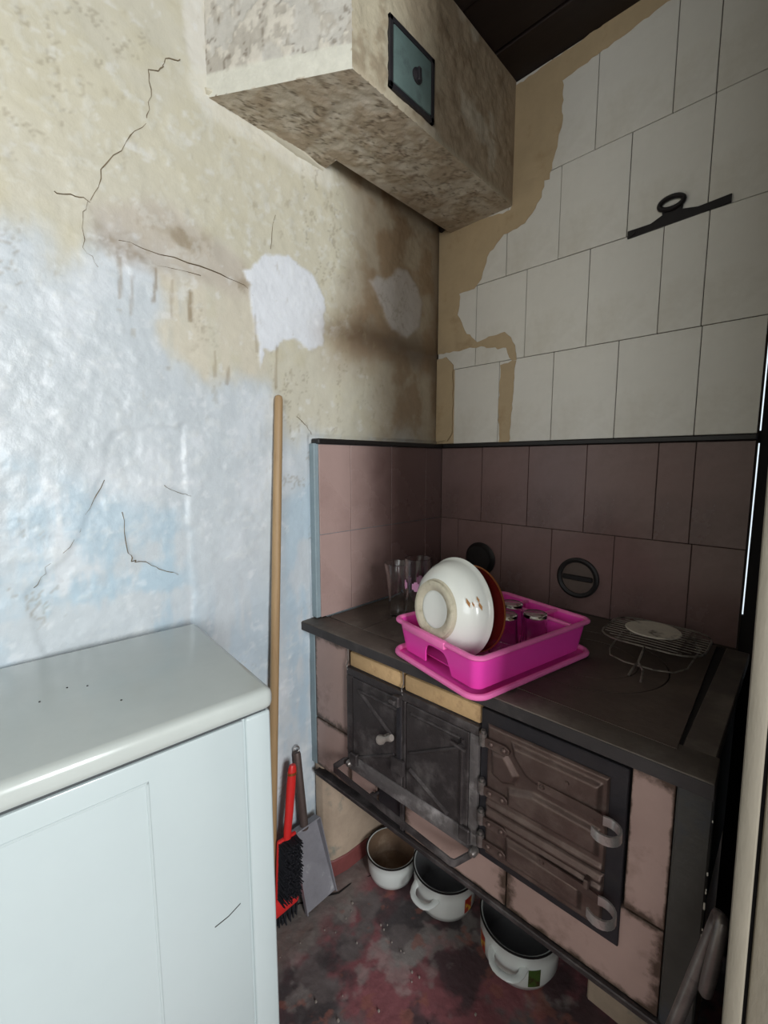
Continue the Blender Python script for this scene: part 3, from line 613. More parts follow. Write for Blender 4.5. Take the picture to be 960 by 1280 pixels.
# counter: edge irons, plates
fbox('edge_iron', WX + .001, .979, -.052, .027, .842, .870, M_top, .003, 2)
fbox('edge_face', WX + .001, .979, .0265, .0285, .8425, .8675, M_face, .0008)
obj('edge_iron', box((.925, -.555, .843), (.972, -.003, .8695), .002), M_top, ST)
bm = bm_new(); add_box(bm, (.002, -.576, .843), (.925, -.003, .8665)); obj('plate_bed', bm, M_soot, ST, smooth=0)
obj('hob_plate', box((.004, -.574, .8665), (.150, -.004, .8695), .001), M_top, ST, smooth=0)
obj('hob_plate', box((.1535, -.574, .8665), (.335, -.004, .8697), .001), M_top, ST, smooth=0)
# cooking plate with a round ring hole
bm = bm_new(); N_ = 48; rc = (.68, -.31); ro = .178
outer = [(.3385, -.572), (.920, -.568), (.905, -.008), (.3385, -.008)]
def plate_with_hole(bm, lo, hi):
    t = bmesh.new(); ang = [2 * math.pi * k / N_ for k in range(N_)]
    def out(a):
        dx, dy = math.cos(a), math.sin(a); best = 1e9
        for (ax, ay), (bx, by) in zip(outer, outer[1:] + outer[:1]):
            ex, ey = bx - ax, by - ay; den = dx * ey - dy * ex
            if abs(den) < 1e-9: continue
            s = ((ax - rc[0]) * ey - (ay - rc[1]) * ex) / den; q = ((ax - rc[0]) * dy - (ay - rc[1]) * dx) / den
            if s > 0 and -1e-6 <= q <= 1 + 1e-6: best = min(best, s)
        return (rc[0] + dx * best, rc[1] + dy * best)
    ang += [math.atan2(y - rc[1], x - rc[0]) % (2 * math.pi) for x, y in outer]; ang = sorted(set(ang)); rows = []
    for a in ang:
        o_ = out(a); i_ = (rc[0] + math.cos(a) * ro, rc[1] + math.sin(a) * ro)
        rows.append([t.verts.new((*i_, hi)), t.verts.new((*o_, hi)), t.verts.new((*o_, lo)), t.verts.new((*i_, lo))])
    for a, b in zip(rows, rows[1:] + rows[:1]):
        for k in range(4): t.faces.new((a[k], b[k], b[(k + 1) % 4], a[(k + 1) % 4]))
    bmesh.ops.recalc_face_normals(t, faces=t.faces[:]); merge(bm, t)
plate_with_hole(bm, .8662, .8712); obj('cooking_plate', bm, M_hob, ST, smooth=30)
bm = bm_new(); add_lathe(bm, [(.115, .8662), (.1745, .8662), (.1745, .8708), (.1165, .8708), (.1165, .8695), (.115, .8695), (.115, .8662)], 56, Matrix.Translation((*rc, 0))); obj('ring_lid', bm, M_hob, ST, smooth=30)
bm = bm_new(); add_lathe(bm, [(0, .8662), (.1135, .8662), (.1135, .8704), (.02, .8704), (.016, .8685), (0, .8685)], 48, Matrix.Translation((*rc, 0))); obj('ring_lid', bm, M_hob, ST, smooth=30)

# --- fire doors, left
fd = fbox('fire_door_frame', .155, .5745, -.01, .004, .474, .779, M_iron, .002)
for (a, b, z0, z1, mm) in ((.155, .5745, .757, .779, M_iron), (.155, .5745, .474, .520, M_dusty), (.155, .178, .52, .757, M_iron), (.552, .5745, .52, .757, M_dusty)):
    fbox('frame_bar', a, b, .0, .0125, z0, z1, mm, .003, 2, parent=fd)
fbox('frame_bar', .36, .37, .0, .0125, .52, .757, M_iron, .002, 1, parent=fd)
def leaf(u0, u1, z0, z1, ribs):
    o = fbox('fire_door', u0, u1, .005, .013, z0, z1, M_iron, .002)
    bm = bm_new()
    for pts in ribs: add_tube(bm, [(u, -.013, z) for u, z in pts], .0055, 8, flat=.9, M=MF)
    obj('rib', bm, M_iron, o); return o
ld = leaf(.1795, .359, .522, .7555, (((.205, .728), (.330, .645)), ((.20, .527), (.335, .600)), ((.205, .728), (.345, .728))))
rd = leaf(.372, .551, .522, .7555, (((.385, .628), (.53, .712)), ((.385, .585), (.50, .53)), ((.39, .735), (.53, .735)), ((.536, .735), (.536, .53))))
fbox('strip', .344, .3585, .013, .018, .565, .752, M_iron2, .001, 1, parent=ld)
fbox('lug', .330, .372, .013, .024, .560, .600, M_iron, .003, 2, parent=ld)
bm = bm_new(); add_tube(bm, [(.318, -.010, .648), (.318, -.030, .650)], .006, 10, M=MF)
add_tube(bm, [(.296, -.034, .634), (.302, -.034, .637), (.310, -.034, .641), (.318, -.034, .646), (.330, -.034, .653), (.338, -.034, .658), (.343, -.034, .661)], [.008, .0125, .012, .007, .0065, .0095, .008], 14, M=MF); obj('knob', bm, mat('dusty_aluminium', S(170, 160, 152), .5, .5, var=.2, vscale=30), ld)
bm = bm_new(); add_box(bm, (.338, -.030, .742), (.360, -.012, .770), .003, 1, MF); add_box(bm, (.332, -.036, .750), (.352, -.026, .760), .002, 1, MF); obj('latch', bm, M_iron, ld)
for u, z in ((.19, .515), (.548, .508)):
    bm = bm_new(); add_box(bm, (u - .014, -.024, z - .014), (u + .014, -.0125, z + .022), .003, 1, MF); obj('lug', bm, M_iron, fd)
bm = bm_new(); add_tube(bm, [(.535, -.018, .722), (.535, -.027, .722)], .007, 8, M=MF); add_tube(bm, [(.51, -.026, .725), (.55, -.026, .718)], .004, 8, M=MF); obj('latch', bm, M_iron, rd)
# ash door below them
ad = fbox('ash_door', .262, .353, -.018, -.004, .400, .473, M_iron2, .002)
fbox('frame_bar', .345, .357, -.01, .004, .389, .474, M_iron, .001, 1, parent=ad)
bm = bm_new(); add_lathe(bm, [(0, 0), (.005, 0), (.005, .012), (.011, .016), (.011, .022), (0, .026)], 14, MF @ Matrix.Translation((.268, -.004, .452)) @ RX); obj('knob', bm, M_iron, ad)
# --- towel rail of flat bar
bm = bm_new(); path = [(.166, -.008, .498), (.150, -.022, .497), (.146, -.056, .494), (.151, -.060, .493)]
path += [(.151 + (.540 - .151) * k / 6, -.061, .493 - .024 * k / 6) for k in range(1, 7)] + [(.548, -.058, .469), (.552, -.05, .470), (.572, -.012, .478), (.575, -.005, .479)]
add_ribbon(bm, path, .018, .004, (0, 0, 1), MF); tr = obj('towel_rail', bm, M_iron, ST, smooth=50)
for u, z in ((.172, .500), (.572, .484)):
    bm = bm_new(); add_lathe(bm, [(0, 0), (.010, 0), (.010, .014), (.006, .020), (0, .021)], 12, MF @ Matrix.Translation((u, -.010, z)) @ RX); obj('bolt', bm, M_steel, tr)
# --- pressed steel doors, right
of = fbox('oven_frame', .5765, .8625, -.015, .0055, .474, .822, M_iron2, .0015)
def pressed(name, u0, u1, z0, z1, polys, bars, holes=()):
    nu = int((u1 - u0) / .0022); nz = int((z1 - z0) / .0022)
    u, z = np.meshgrid(np.linspace(u0, u1, nu), np.linspace(z0, z1, nz)); h = np.zeros(u.shape)
    for p in polys: h = np.maximum(h, .0095 * (1 - sm(-.009, .002, sdf(p, u, z))))
    for b in bars: h = np.maximum(h, .005 * (1 - sm(.002, .008, lin(b, u, z))))
    e = np.minimum(np.minimum(u - u0, u1 - u), np.minimum(z - z0, z1 - z)); h = h + .006 * sm(-.001, .004, e)
    P = np.stack([u, -.006 - h, z], -1)
    bm = bmesh.new(); me = grid_mesh(name, P, np.ones(u.shape + (3,)) * .2); bm.from_mesh(me); bpy.data.meshes.remove(me); bm.transform(MF)
    return obj(name, bm, M_rust, ST, smooth=60)
ud = pressed('oven_door', .594, .834, .606, .794,
             ([(.606, .744), (.640, .750), (.668, .712), (.660, .690), (.635, .680), (.608, .690)], [(.650, .780), (.824, .780), (.824, .716), (.70, .716), (.682, .722), (.656, .752)],
              [(.645, .676), (.672, .684), (.70, .694), (.824, .690), (.824, .636), (.645, .636)]), ([(.600, .616), (.828, .616)],))
dd = pressed('ash_drawer_door', .594, .834, .492, .603, ([(.645, .560), (.80, .560), (.80, .508), (.645, .508)],), ([(.600, .590), (.828, .590)], [(.604, .573), (.828, .573)]))
for z, par in ((.760, ud), (.648, ud), (.576, dd), (.522, dd)):
    bm = bm_new(); add_tube(bm, [(.586, -.014, z - .015), (.586, -.014, z + .013)], .0085, 14, M=MF); add_tube(bm, [(.586, -.014, z + .013), (.586, -.014, z + .019)], .005, 10, M=MF)
    hi_ = obj('hinge', bm, M_steel, par)
    bm = bm_new(); add_prism(bm, [(.590, -.010), (.638, -.011), (.646, -.006), (.649, 0), (.646, .006), (.638, .011), (.590, .010)], .0135, .0185, MF @ Matrix(((1, 0, 0, 0), (0, 0, -1, 0), (0, 1, 0, z - .004), (0, 0, 0, 1))), .0007); obj('hinge_strap', bm, M_rust, par)
    for u in (.607, .636):
        bm = bm_new(); add_lathe(bm, [(0, .0045), (.0035, .0038), (.0056, .002), (.006, 0)], 12, MF @ Matrix.Translation((u, -.0182, z - .004)) @ RX); obj('rivet', bm, M_rust, par)
def strap(z, par, u0):
    bm = bm_new(); pts = [(u0, -.0225, z), (u0 + .03, -.0235, z)] + [(.790, -.0245, z), (.818, -.026, z)]
    cxx, cyy, rr = .841, -.049, .0235
    pts += [(cxx + rr * math.sin(t), cyy + rr * math.cos(t) * .95, z) for t in [R(-25) + R(255) * k / 14 for k in range(15)]]
    add_ribbon(bm, pts, .017, .003, (0, 0, 1), MF); h = obj('strap_handle', bm, M_rust, par, smooth=50)
    bm = bm_new(); lo = pts[4:]; add_ribbon(bm, [Vector(p) + Vector((0, 0, 0)) for p in lo], .0172, .0036, (0, 0, 1), MF); obj('handle_loop', bm, M_loop, h, smooth=50)
    bm = bm_new(); add_lathe(bm, [(0, .004), (.004, .003), (.006, 0)], 12, MF @ Matrix.Translation((u0 + .008, -.024, z)) @ RX); obj('rivet', bm, M_rust, h)
strap(.724, ud, .712); strap(.567, dd, .718)
for u, z in ((.765, .755), (.812, .712)):
    bm = bm_new(); add_lathe(bm, [(0, .0035), (.0035, .003), (.005, 0)], 10, MF @ Matrix.Translation((u, -.0208, z)) @ RX); obj('rivet', bm, M_rust, ud)
bm = bm_new(); add_box(bm, (.805, -.032, .574), (.815, -.012, .592), .002, 1, MF); obj('stop', bm, M_rust, dd)

# ------------------------------------------------------------------ white appliance at the left
AP = empty('kitchen_appliance', (.404, -1.03, 0), R(-5.0), 'white enamelled appliance with a grey rounded lid, against the peeling left wall', 'appliance')
AW, AL, AH = .392, .40, .968
MA = ROOTM[AP]
obj('body', box((-AW + .004, -AL, .02), (.0, -.004, .930), .012, 3), M_appl, AP, local=True)
obj('lid', box((-AW, -AL - .004, .929), (.012, .006, AH), .014, 4), M_appl_top, AP, local=True)
obj('lid_gap', box((-AW + .008, -AL + .004, .9255), (.0015, -.006, .9295)), M_seam, AP, local=True)
obj('side_panel', box((-.01, -AL + .004, .04), (.0035, -.047, .924), .003, 2), M_appl, AP, local=True)
obj('corner_post', box((-.012, -.0435, .03), (.006, .001, .926), .005, 3), M_appl, AP, local=True)
bm = bm_new()
for lo, hi in (((.003, -AL + .03, .885), (.0046, -.190, .889)), ((.003, -.194, .10), (.0046, -.190, .889))): add_box(bm, lo, hi, .0006)
obj('embossed_line', bm, M_appl, AP, local=True)
bm = bm_new(); add_ribbon(bm, [(.0037, -.108, .585), (.0037, -.085, .588), (.0037, -.064, .597)], .0016, .0006, (0, 0, 1)); obj('scratch', bm, M_soot, AP, local=True)
for x, y in ((-.20, -.235), (-.215, -.262), (-.19, -.30), (-.11, -.20)):
    bm = bm_new(); add_lathe(bm, [(.0016, AH - .0005), (.0014, AH + .0008), (0, AH + .001)], 8, Matrix.Translation((x, y, 0))); obj('crumb', bm, M_soot, AP, local=True)
for x in (-.05, -AW + .05):
    for y in (-.05, -AL + .05): bm = bm_new(); add_lathe(bm, [(0, 0), (.018, 0), (.018, .022), (0, .022)], 14, Matrix.Translation((x, y, 0))); obj('foot', bm, M_black, AP, local=True)

# ------------------------------------------------------------------ broom, hand brush, dustpan
BR = empty('broom', (.03, -.80, 0), 0, 'floor broom with a long beech handle and red head, leaning on the left wall', 'broom')
bm = bm_new(); top = Vector((WX + .017, -.728, 1.530)); bot_ = Vector((.022, -.82, .085)); dv = (top - bot_)
add_tube(bm, [bot_ + dv * t for t in (0, .3, .6, .9, .992, .998, 1)], [.0125, .0125, .0125, .0122, .0115, .009, .004], 16); obj('handle', bm, M_wood, BR)
bm = bm_new(); add_box(bm, (-.005, -.95, .045), (.055, -.742, .100), .012, 3); obj('broom_head', bm, M_red, BR)
def bristles(lo, hi, nx, ny, flare=.006, M=None):
    bm = bm_new()
    for i in range(nx):
        for j in range(ny):
            x = lo[0] + (hi[0] - lo[0]) * (i + .5) / nx; y = lo[1] + (hi[1] - lo[1]) * (j + .5) / ny
            p1 = (x + random.uniform(-1, 1) * flare, y + random.uniform(-1, 1) * flare, lo[2] + random.uniform(0, .004)); add_tube(bm, [(x, y, hi[2]), p1], [.0032, .0022], 5, M=M)
    return bm
obj('bristles', bristles((-.002, -.945, .001), (.052, -.746, .05), 7, 26), M_bristle, BR, kind='stuff')
HB = empty('hand_brush', (.055, -.77, .1), 0, 'red handled hand brush with black bristles standing above the red broom head', 'brush')
HM = Matrix.Translation((.058, -.793, .1055)) @ Matrix.Rotation(R(-6), 4, 'X') @ Matrix.Rotation(R(-4), 4, 'Y')
bm = bm_new(); add_tube(bm, [(0, 0, .165), (0, 0, .19), (0, .004, .24), (0, .008, .31), (0, .010, .345), (0, .011, .362), (0, .012, .372)], [.012, .0125, .0135, .0145, .0135, .013, .009], 14, flat=.75, M=HM); obj('handle', bm, M_red, HB)
bm = bm_new(); add_box(bm, (-.010, -.032, .0), (.002, .032, .170), .006, 2, HM); obj('brush_back', bm, M_red, HB)
MBR = HM @ Matrix.Rotation(R(90), 4, 'Y')
bm = bm_new()
for i in range(14):
    for j in range(36):
        y = -.030 + .060 * (i + .5) / 14; z = .006 + .158 * (j + .5) / 36
        add_tube(bm, [(.0, y, z), (.036 + random.uniform(-.004, .003), y + random.uniform(-.006, .006), z + random.uniform(-.004, .004))], [.0024, .0018], 4, M=HM)
obj('bristles', bm, M_bristle, HB, kind='stuff')
bm = bm_new(); add_tube(bm, [(0, .0105, .345), (0, .0108, .352)], .0146, 14, flat=.8, M=HM); obj('collar', bm, M_copper, HB)
DP = empty('dustpan', (.03, -.66, 0), 0, 'grey sheet metal dustpan with a brown tube handle, leaning beside the stove', 'dustpan')
def on_pan(s, t, off=0.):          # s across (along wall), t up the pan
    base = Vector((.070, -.679, .004)); up = Vector((-.070, -.016, .250)); 
    n = Vector((.250, 0, .07)).normalized(); return base + Vector((.012, 1, 0)) * s + up * t + n * off
def pan_sheet(bm, q, th):
    t = bmesh.new(); a = [t.verts.new(on_pan(s, u, o)) for s, u, o in q]; b = [t.verts.new(on_pan(s, u, o + th)) for s, u, o in q]; n = len(q)
    t.faces.new(a[::-1]); t.faces.new(b)
    for i in range(n): t.faces.new((a[i], a[(i + 1) % n], b[(i + 1) % n], b[i]))
    bmesh.ops.recalc_face_normals(t, faces=t.faces[:]); merge(bm, t)
bm = bm_new(); pan_sheet(bm, [(-.053, 0, 0), (.053, 0, 0), (.046, .93, 0), (-.046, .93, 0)], .0022); obj('pan', bm, M_pan, DP, smooth=0)
for sa, sb in ((.053, .046), (-.053, -.046)):
    bm = bm_new(); t = bmesh.new(); e = .003
    c4 = [on_pan(sa, .0, 0), on_pan(sb, .93, 0), on_pan(sb, .93, .028), on_pan(sa, .0, .012)]
    d4 = [p + Vector((0, e if sa > 0 else -e, 0)) for p in c4]; A_ = [t.verts.new(p) for p in c4]; B_ = [t.verts.new(p) for p in d4]
    t.faces.new(A_); t.faces.new(B_[::-1])
    for i in range(4): t.faces.new((A_[i], A_[(i + 1) % 4], B_[(i + 1) % 4], B_[i]))
    bmesh.ops.recalc_face_normals(t, faces=t.faces[:]); merge(bm, t); obj('side_wall', bm, M_pan, DP, smooth=0)
bm = bm_new(); pan_sheet(bm, [(-.046, .925, 0), (.046, .925, 0), (.046, .94, .0), (-.046, .94, .0)], .028); obj('rear_wall', bm, M_pan, DP, smooth=0)
bm = bm_new(); p0 = on_pan(-.005, .90, .014); p1 = Vector((WX + .018, -.70, .470)); add_tube(bm, [p0, p0.lerp(p1, .5), p0.lerp(p1, .97), p1], [.0125, .0125, .0125, .010], 16); obj('handle', bm, M_pan_handle, DP)
bm = bm_new(); add_tube(bm, [p1 + Vector((0, .010 * math.cos(t), .008 + .010 * math.sin(t))) for t in [2 * math.pi * k / 12 for k in range(12)]], .0018, 6, closed=True); obj('hanging_ring', bm, M_steel, DP)

# ------------------------------------------------------------------ enamel pots under the stove
def pot(loc, rz, r, h, inner, label, handles=(), shape=0., decals=()):
    P_ = empty('enamel_pot', (loc[0], loc[1], 0), rz, label, 'pot', 'enamel pots on the floor under the stove')
    t = .0025
    prof = [(0, .002), (r * .80, .002), (r * .90, .008), (r * (.96 + shape), h * .28), (r * (1 + shape * .5), h * .7), (r, h - .006), (r + .004, h - .002), (r + .004, h + .001), (r - t, h)]
    bm = bm_new(); add_lathe(bm, prof, 56); obj('body', bm, M_enamel, P_, local=True, smooth=50)
    bm = bm_new(); add_lathe(bm, [(r - t, h), (r - t * 1.5, h - .008), (r * (.95 + shape) - t, h * .28), (r * .88 - t, .012), (0, .009)], 56); obj('inside', bm, inner, P_, local=True, smooth=50)
    bm = bm_new(); add_tube(bm, [((r + .003) * math.cos(2 * math.pi * k / 56), (r + .003) * math.sin(2 * math.pi * k / 56), h + .0004) for k in range(56)], .0024, 6, closed=True); obj('rim', bm, M_black, P_, local=True)
    for a in handles:
        bm = bm_new(); q = []
        for k in range(11):
            s = -1 + 2 * k / 10; out = (1 - abs(s) ** 3.2) * .032; ang = a + s * .42; rr = r * (1 + shape * .4) + out - .003
            q.append((rr * math.cos(ang), rr * math.sin(ang), h * .72 - out * .25))
        add_tube(bm, q, [.011] + [.0085] * 9 + [.011], 10, flat=.6); obj('handle', bm, M_enamel, P_, local=True)
    for a, m_ in decals:
        bm = bm_new(); t_ = bmesh.new(); rows = []
        for i in range(7):
            row = []
            for j in range(6):
                zz = h * .28 + h * .42 * j / 5; f = (zz - h * .28) / (h * .42); rr = r * ((.96 + shape) * (1 - f) + (1 + shape * .5) * f) + .0006; an = a + (i / 6 - .5) * .30
                row.append(t_.verts.new((rr * math.cos(an), rr * math.sin(an), zz)))
            rows.append(row)
        for p, q in zip(rows, rows[1:]):
            for j in range(5): t_.faces.new((p[j], q[j], q[j + 1], p[j + 1]))
        bmesh.ops.recalc_face_normals(t_, faces=t_.faces[:]); merge(bm, t_)
        obj('fruit_decal', bm, m_, P_, local=True)
    return P_
pot((.155, -.452), 0, .079, .088, M_enamel_in, 'smallest white enamel pot with a brown stained inside, under the stove beside the wall')
pot((.330, -.395), 0, .095, .112, M_enamel_grey, 'middle white enamel pot with a grey inside and a loop handle, under the stove', handles=(R(-92), R(88)), shape=.03, decals=((R(-8), M_fruit1),))
pot((.572, -.383), 0, .102, .118, M_enamel_grey, 'largest white enamel pot with a fruit decal on its side, under the oven doors', handles=(R(-80), R(100)), shape=.05, decals=((R(-128), M_fruit1), (R(-42), M_fruit2)))

# ------------------------------------------------------------------ dish rack, tray and what they hold
RA = R(-12); TZ = .8715
RM = Matrix.Translation((.506, -.460, TZ)) @ Matrix.Rotation(RA, 4, 'Z')
def rrect(hx, hy, r, n=6):
    q = []
    for sx, sy, a0 in ((1, 1, 0), (-1, 1, 90), (-1, -1, 180), (1, -1, 270)):
        for k in range(n + 1):
            a = R(a0 + 90 * k / n); q.append((sx * (hx - r) + r * math.cos(a), sy * (hy - r) + r * math.sin(a)))
    return q
TR = empty('drip_tray', (.506, -.460, TZ), RA, 'flat pink plastic drip tray under the dish rack, overhanging the stove edge', 'tray')
bm = bm_new(); add_prism(bm, rrect(.142, .200, .03), .0, .003); obj('base', bm, M_pink, TR, local=True)
bm = bm_new(); add_tube(bm, [(x, y, .007) for x, y in rrect(.145, .203, .034)], .0065, 10, closed=True); obj('rim', bm, M_pink_rim, TR, local=True)
RK = empty('dish_rack', (.506, -.460, TZ), RA, 'bright pink plastic dish rack holding the white bowl, standing on the pink tray', 'dish rack')
BZ, RZ = .0125, .088
b0 = rrect(.126, .182, .02); b1 = rrect(.138, .194, .022)
bm = bm_new(); t = bmesh.new(); th = .003; nL = 10; n_ = len(b0); lay = []
def wall_pt(i, f, inset):
    x = b0[i][0] * (1 - f) + b1[i][0] * f; y = b0[i][1] * (1 - f) + b1[i][1] * f; s = 1 - inset / .12; return (x * s, y * (1 - inset / .18), BZ + (RZ - BZ) * f)
# long and round walls: outer+inner shells; the scoop opening is cut in the near short side
def ring_pts():
    """denser outline so that the arch can be cut"""
    q = []
    for i in range(n_):
        a, b, c, d = b0[i], b0[(i + 1) % n_], b1[i], b1[(i + 1) % n_]
        L_ = math.hypot(a[0] - b[0], a[1] - b[1]); m = max(1, int(L_ / .006))
        for k in range(m): f = k / m; q.append(((a[0] + (b[0] - a[0]) * f, a[1] + (b[1] - a[1]) * f), (c[0] + (d[0] - c[0]) * f, c[1] + (d[1] - c[1]) * f)))
    return q
RP = ring_pts(); nR = len(RP); nF = 14
def arch(x): return .050 * max(0, 1 - (abs(x - .005) / .042) ** 4) ** .5 if abs(x - .005) < .042 else 0
V = {}
def gv(i, j, side):
    k = (i % nR, j, side)
    if k not in V:
        f = j / nF; (x0, y0), (x1, y1) = RP[i % nR]
        zc = 0.
        if y0 < -.178: zc = arch(x0) / (RZ - BZ)
        f2 = zc + (1 - zc) * f
        s = 0 if side == 0 else th
        x = x0 + (x1 - x0) * f2; y = y0 + (y1 - y0) * f2; V[k] = t.verts.new((x * (1 - s / .12), y * (1 - s / .18), BZ + (RZ - BZ) * f2))
    return V[k]
for i in range(nR):
    for j in range(nF):
        t.faces.new((gv(i, j, 0), gv(i + 1, j, 0), gv(i + 1, j + 1, 0), gv(i, j + 1, 0))); t.faces.new((gv(i, j, 1), gv(i, j + 1, 1), gv(i + 1, j + 1, 1), gv(i + 1, j, 1)))
    t.faces.new((gv(i, 0, 0), gv(i, 0, 1), gv(i + 1, 0, 1), gv(i + 1, 0, 0))); t.faces.new((gv(i, nF, 0), gv(i + 1, nF, 0), gv(i + 1, nF, 1), gv(i, nF, 1)))
bmesh.ops.recalc_face_normals(t, faces=t.faces[:]); merge(bm, t); obj('basket', bm, M_pink, RK, local=True, smooth=50)
bm = bm_new(); add_prism(bm, [(x * .97, y * .86) for x, y in b0], BZ, BZ + .003); obj('floor_grid', bm, M_pink, RK, local=True)
bm = bm_new(); add_tube(bm, [(x * 1.02, y * 1.015, RZ) for x, y in rrect(.1385, .1945, .023)], .0072, 10, closed=True, flat=.75); obj('rim', bm, M_pink_rim, RK, local=True)
obj('rim_grip', box((-.10, -.2065, RZ - .012), (.05, -.192, RZ + .006), .004, 2), M_pink_rim, RK, local=True)
for k in range(6):
    y = -.036 + k * .027
    obj('slot_bar', box((-.1, y, BZ + .003), (-.05, y + .004, BZ + .022), .001), M_pink, RK, local=True)
for lo, hi in (((-.128, .124, BZ + .003), (.128, .127, RZ - .002)), ((-.045, .127, BZ + .003), (-.042, .182, RZ - .002)), ((.045, .127, BZ + .003), (.048, .182, RZ - .002))):
    obj('divider', box(lo, hi, .0008), M_pink, RK, local=True)
bm = bm_new(); 
for lo, hi in (((-.134, .120, RZ - .004), (.134, .130, RZ + .004)), ((-.048, .126, RZ - .004), (-.039, .192, RZ + .004)), ((.042, .126, RZ - .004), (.051, .192, RZ + .004))): add_box(bm, lo, hi, .002)
obj('cutlery_rim', bm, M_pink_rim, RK, local=True)

def standing(loc, axis):      # local z of a dish -> axis
    z = Vector(axis).normalized(); q = z.to_track_quat('Z', 'Y'); return Matrix.Translation(loc) @ q.to_matrix().to_4x4()
AX = Vector((-.208, -.978, .10)).normalized()          # from rim to foot
RC = Vector((.464, -.557, 1.006))
BWL = empty('bowl', RC, 0, 'white porcelain bowl with a gilt flower, standing on edge in the pink rack', 'bowl')
bM = standing(RC, AX); r_ = .116
bm = bm_new(); add_lathe(bm, [(r_ - .004, .0), (r_, -.001), (r_ + .0015, .002), (r_ - .003, .007), (r_ - .0065, .013), (r_ * .93, .026), (r_ * .82, .046), (r_ * .66, .060), (r_ * .56, .066), (r_ * .56, .074), (r_ * .47, .0745), (r_ * .46, .067), (0, .0665),
                                (0, .062), (r_ * .52, .060), (r_ * .8, .042), (r_ * .91, .022), (r_ - .004, .0)], 72, bM); obj('body', bm, M_bowl, BWL, smooth=50)
bm = bm_new(); add_lathe(bm, [(r_ * .60, .0640), (r_ * .565, .0668), (r_ * .565, .0742), (r_ * .555, .0750), (r_ * .47, .0754), (r_ * .37, .0690)], 48, bM); obj('foot_ring', bm, M_grime, BWL)
def decal(poly, m_, ang, at):
    t = bmesh.new(); vs = []
    rad, zz = at; dz = Vector((-(.060 - .026), 0, (r_ * .93 - r_ * .66))).normalized()
    bm = bm_new()
    c = Vector((rad, 0, zz)); U = Vector((0, 1, 0)); W = Vector((-.62, 0, .78)).normalized(); nrm = Vector((.78, 0, .62))
    vs = [t.verts.new(c + U * a + W * b + nrm * .0016) for a, b in poly]; t.faces.new(vs)
    merge(bm, t, bM @ Matrix.Rotation(ang, 4, 'Z')); return bm
def find_ang():
    best = None
    for k in range(360):
        p = bM @ Matrix.Rotation(R(k), 4, 'Z') @ Vector((r_ * .86, 0, .037)); v = p - CAM; z = v.dot(FW); px = 480 + FPX * v.dot(RT) / z; py = 640 - FPX * v.dot(UP) / z
        d = math.hypot(px - 587, py - 757)
        if best is None or d < best[0]: best = (d, k)
    return R(best[1])
da = find_ang(); star = []
for k in range(10):
    a = 2 * math.pi * k / 10; q = .0165 if k % 2 == 0 else .005; star.append((q * math.cos(a) * .8, q * math.sin(a)))
obj('flower_decal', decal(star, M_decal_w, da, (r_ * .86, .0385)), M_decal_w, BWL, smooth=0)
for off, sc in (((.004, .013), 1.0), ((-.006, -.012), .9), ((.009, -.009), .7), ((.0, .003), .6)):
    obj('flower_decal', decal([(off[0] + x * sc, off[1] + y * sc) for x, y in [(-.010, -.002), (.0, -.004), (.012, .003), (.002, .004)]], M_decal, da, (r_ * .86, .0390)), M_decal, BWL, smooth=0)
def plate(name, loc, axis, r, m_, rim, label, cat):
    P_ = empty(name, loc, 0, label, cat); pm = standing(loc, axis)
    bm = bm_new(); add_lathe(bm, [(0, .016), (r * .55, .016), (r * .68, .010), (r * .97, .001), (r, .0), (r, .003), (r * .97, .004), (r * .68, .0135), (r * .55, .019), (0, .019)], 64, pm); obj('body', bm, m_, P_, smooth=40)
    bm = bm_new(); add_tube(bm, [pm @ Vector(((r + .0005) * math.cos(2 * math.pi * k / 64), (r + .0005) * math.sin(2 * math.pi * k / 64), .0015)) for k in range(64)], .0022, 6, closed=True); obj('rim', bm, rim, P_)
    return P_
plate('plate', Vector((.480, -.512, .996)), AX, .102, M_brown_glass, M_copper, 'dark red glass plate with a copper rim, leaning behind the white bowl', 'plate')
def tumbler(loc, r0, r1, h, label, print_=False, flutes=0, tilt=(0, 0)):
    G = empty('drinking_glass', loc, 0, label, 'glass'); M_ = Matrix.Translation(loc) @ Euler((tilt[0], tilt[1], 0)).to_matrix().to_4x4(); t = .003
    bm = bm_new(); prof = [(0, 0)]
    n = 10
    prof += [(r0 - .002, 0), (r0, .002)] + [(r0 + (r1 - r0) * (k / n) ** (1.0 if not flutes else 2.2), h * k / n) for k in range(1, n + 1)]
    prof += [(r0 + (r1 - r0) * (k / n) ** (1.0 if not flutes else 2.2) - t, h * k / n) for k in range(n, 0, -1)] + [(r0 - t, .010), (0, .009)]
    add_lathe(bm, prof, 40, M_)
    if flutes:
        bmf = bm
        for v in bmf.verts:
            q = M_.inverted() @ v.co; a = math.atan2(q.y, q.x); s = 1 + .025 * math.cos(flutes * a); v.co = M_ @ Vector((q.x * s, q.y * s, q.z))
    obj('body', bm, M_glass, G, smooth=60)
    if print_:
        bm = bm_new(); f = .60
        for a0 in range(0, 360, 60):
            for da_, w_, hh in ((0, 16, .014), (12, 10, .009), (-12, 10, .009)):
                t_ = bmesh.new(); rows = []
                for i in range(4):
                    a = R(a0 + da_ + (i / 3 - .5) * w_); rows.append([t_.verts.new((( r1 + .0004) * math.cos(a), (r1 + .0004) * math.sin(a), h * f + s)) for s in (-hh, hh)])
                for p, q in zip(rows, rows[1:]): t_.faces.new((p[0], q[0], q[1], p[1]))
                merge(bm, t_, M_)
        obj('flower_print', bm, M_glass_print, G, smooth=0)
    return G
tumbler((.228, -.415, .870), .036, .040, .195, 'tall straight glass with a pink flower print, left of the bowl', True)
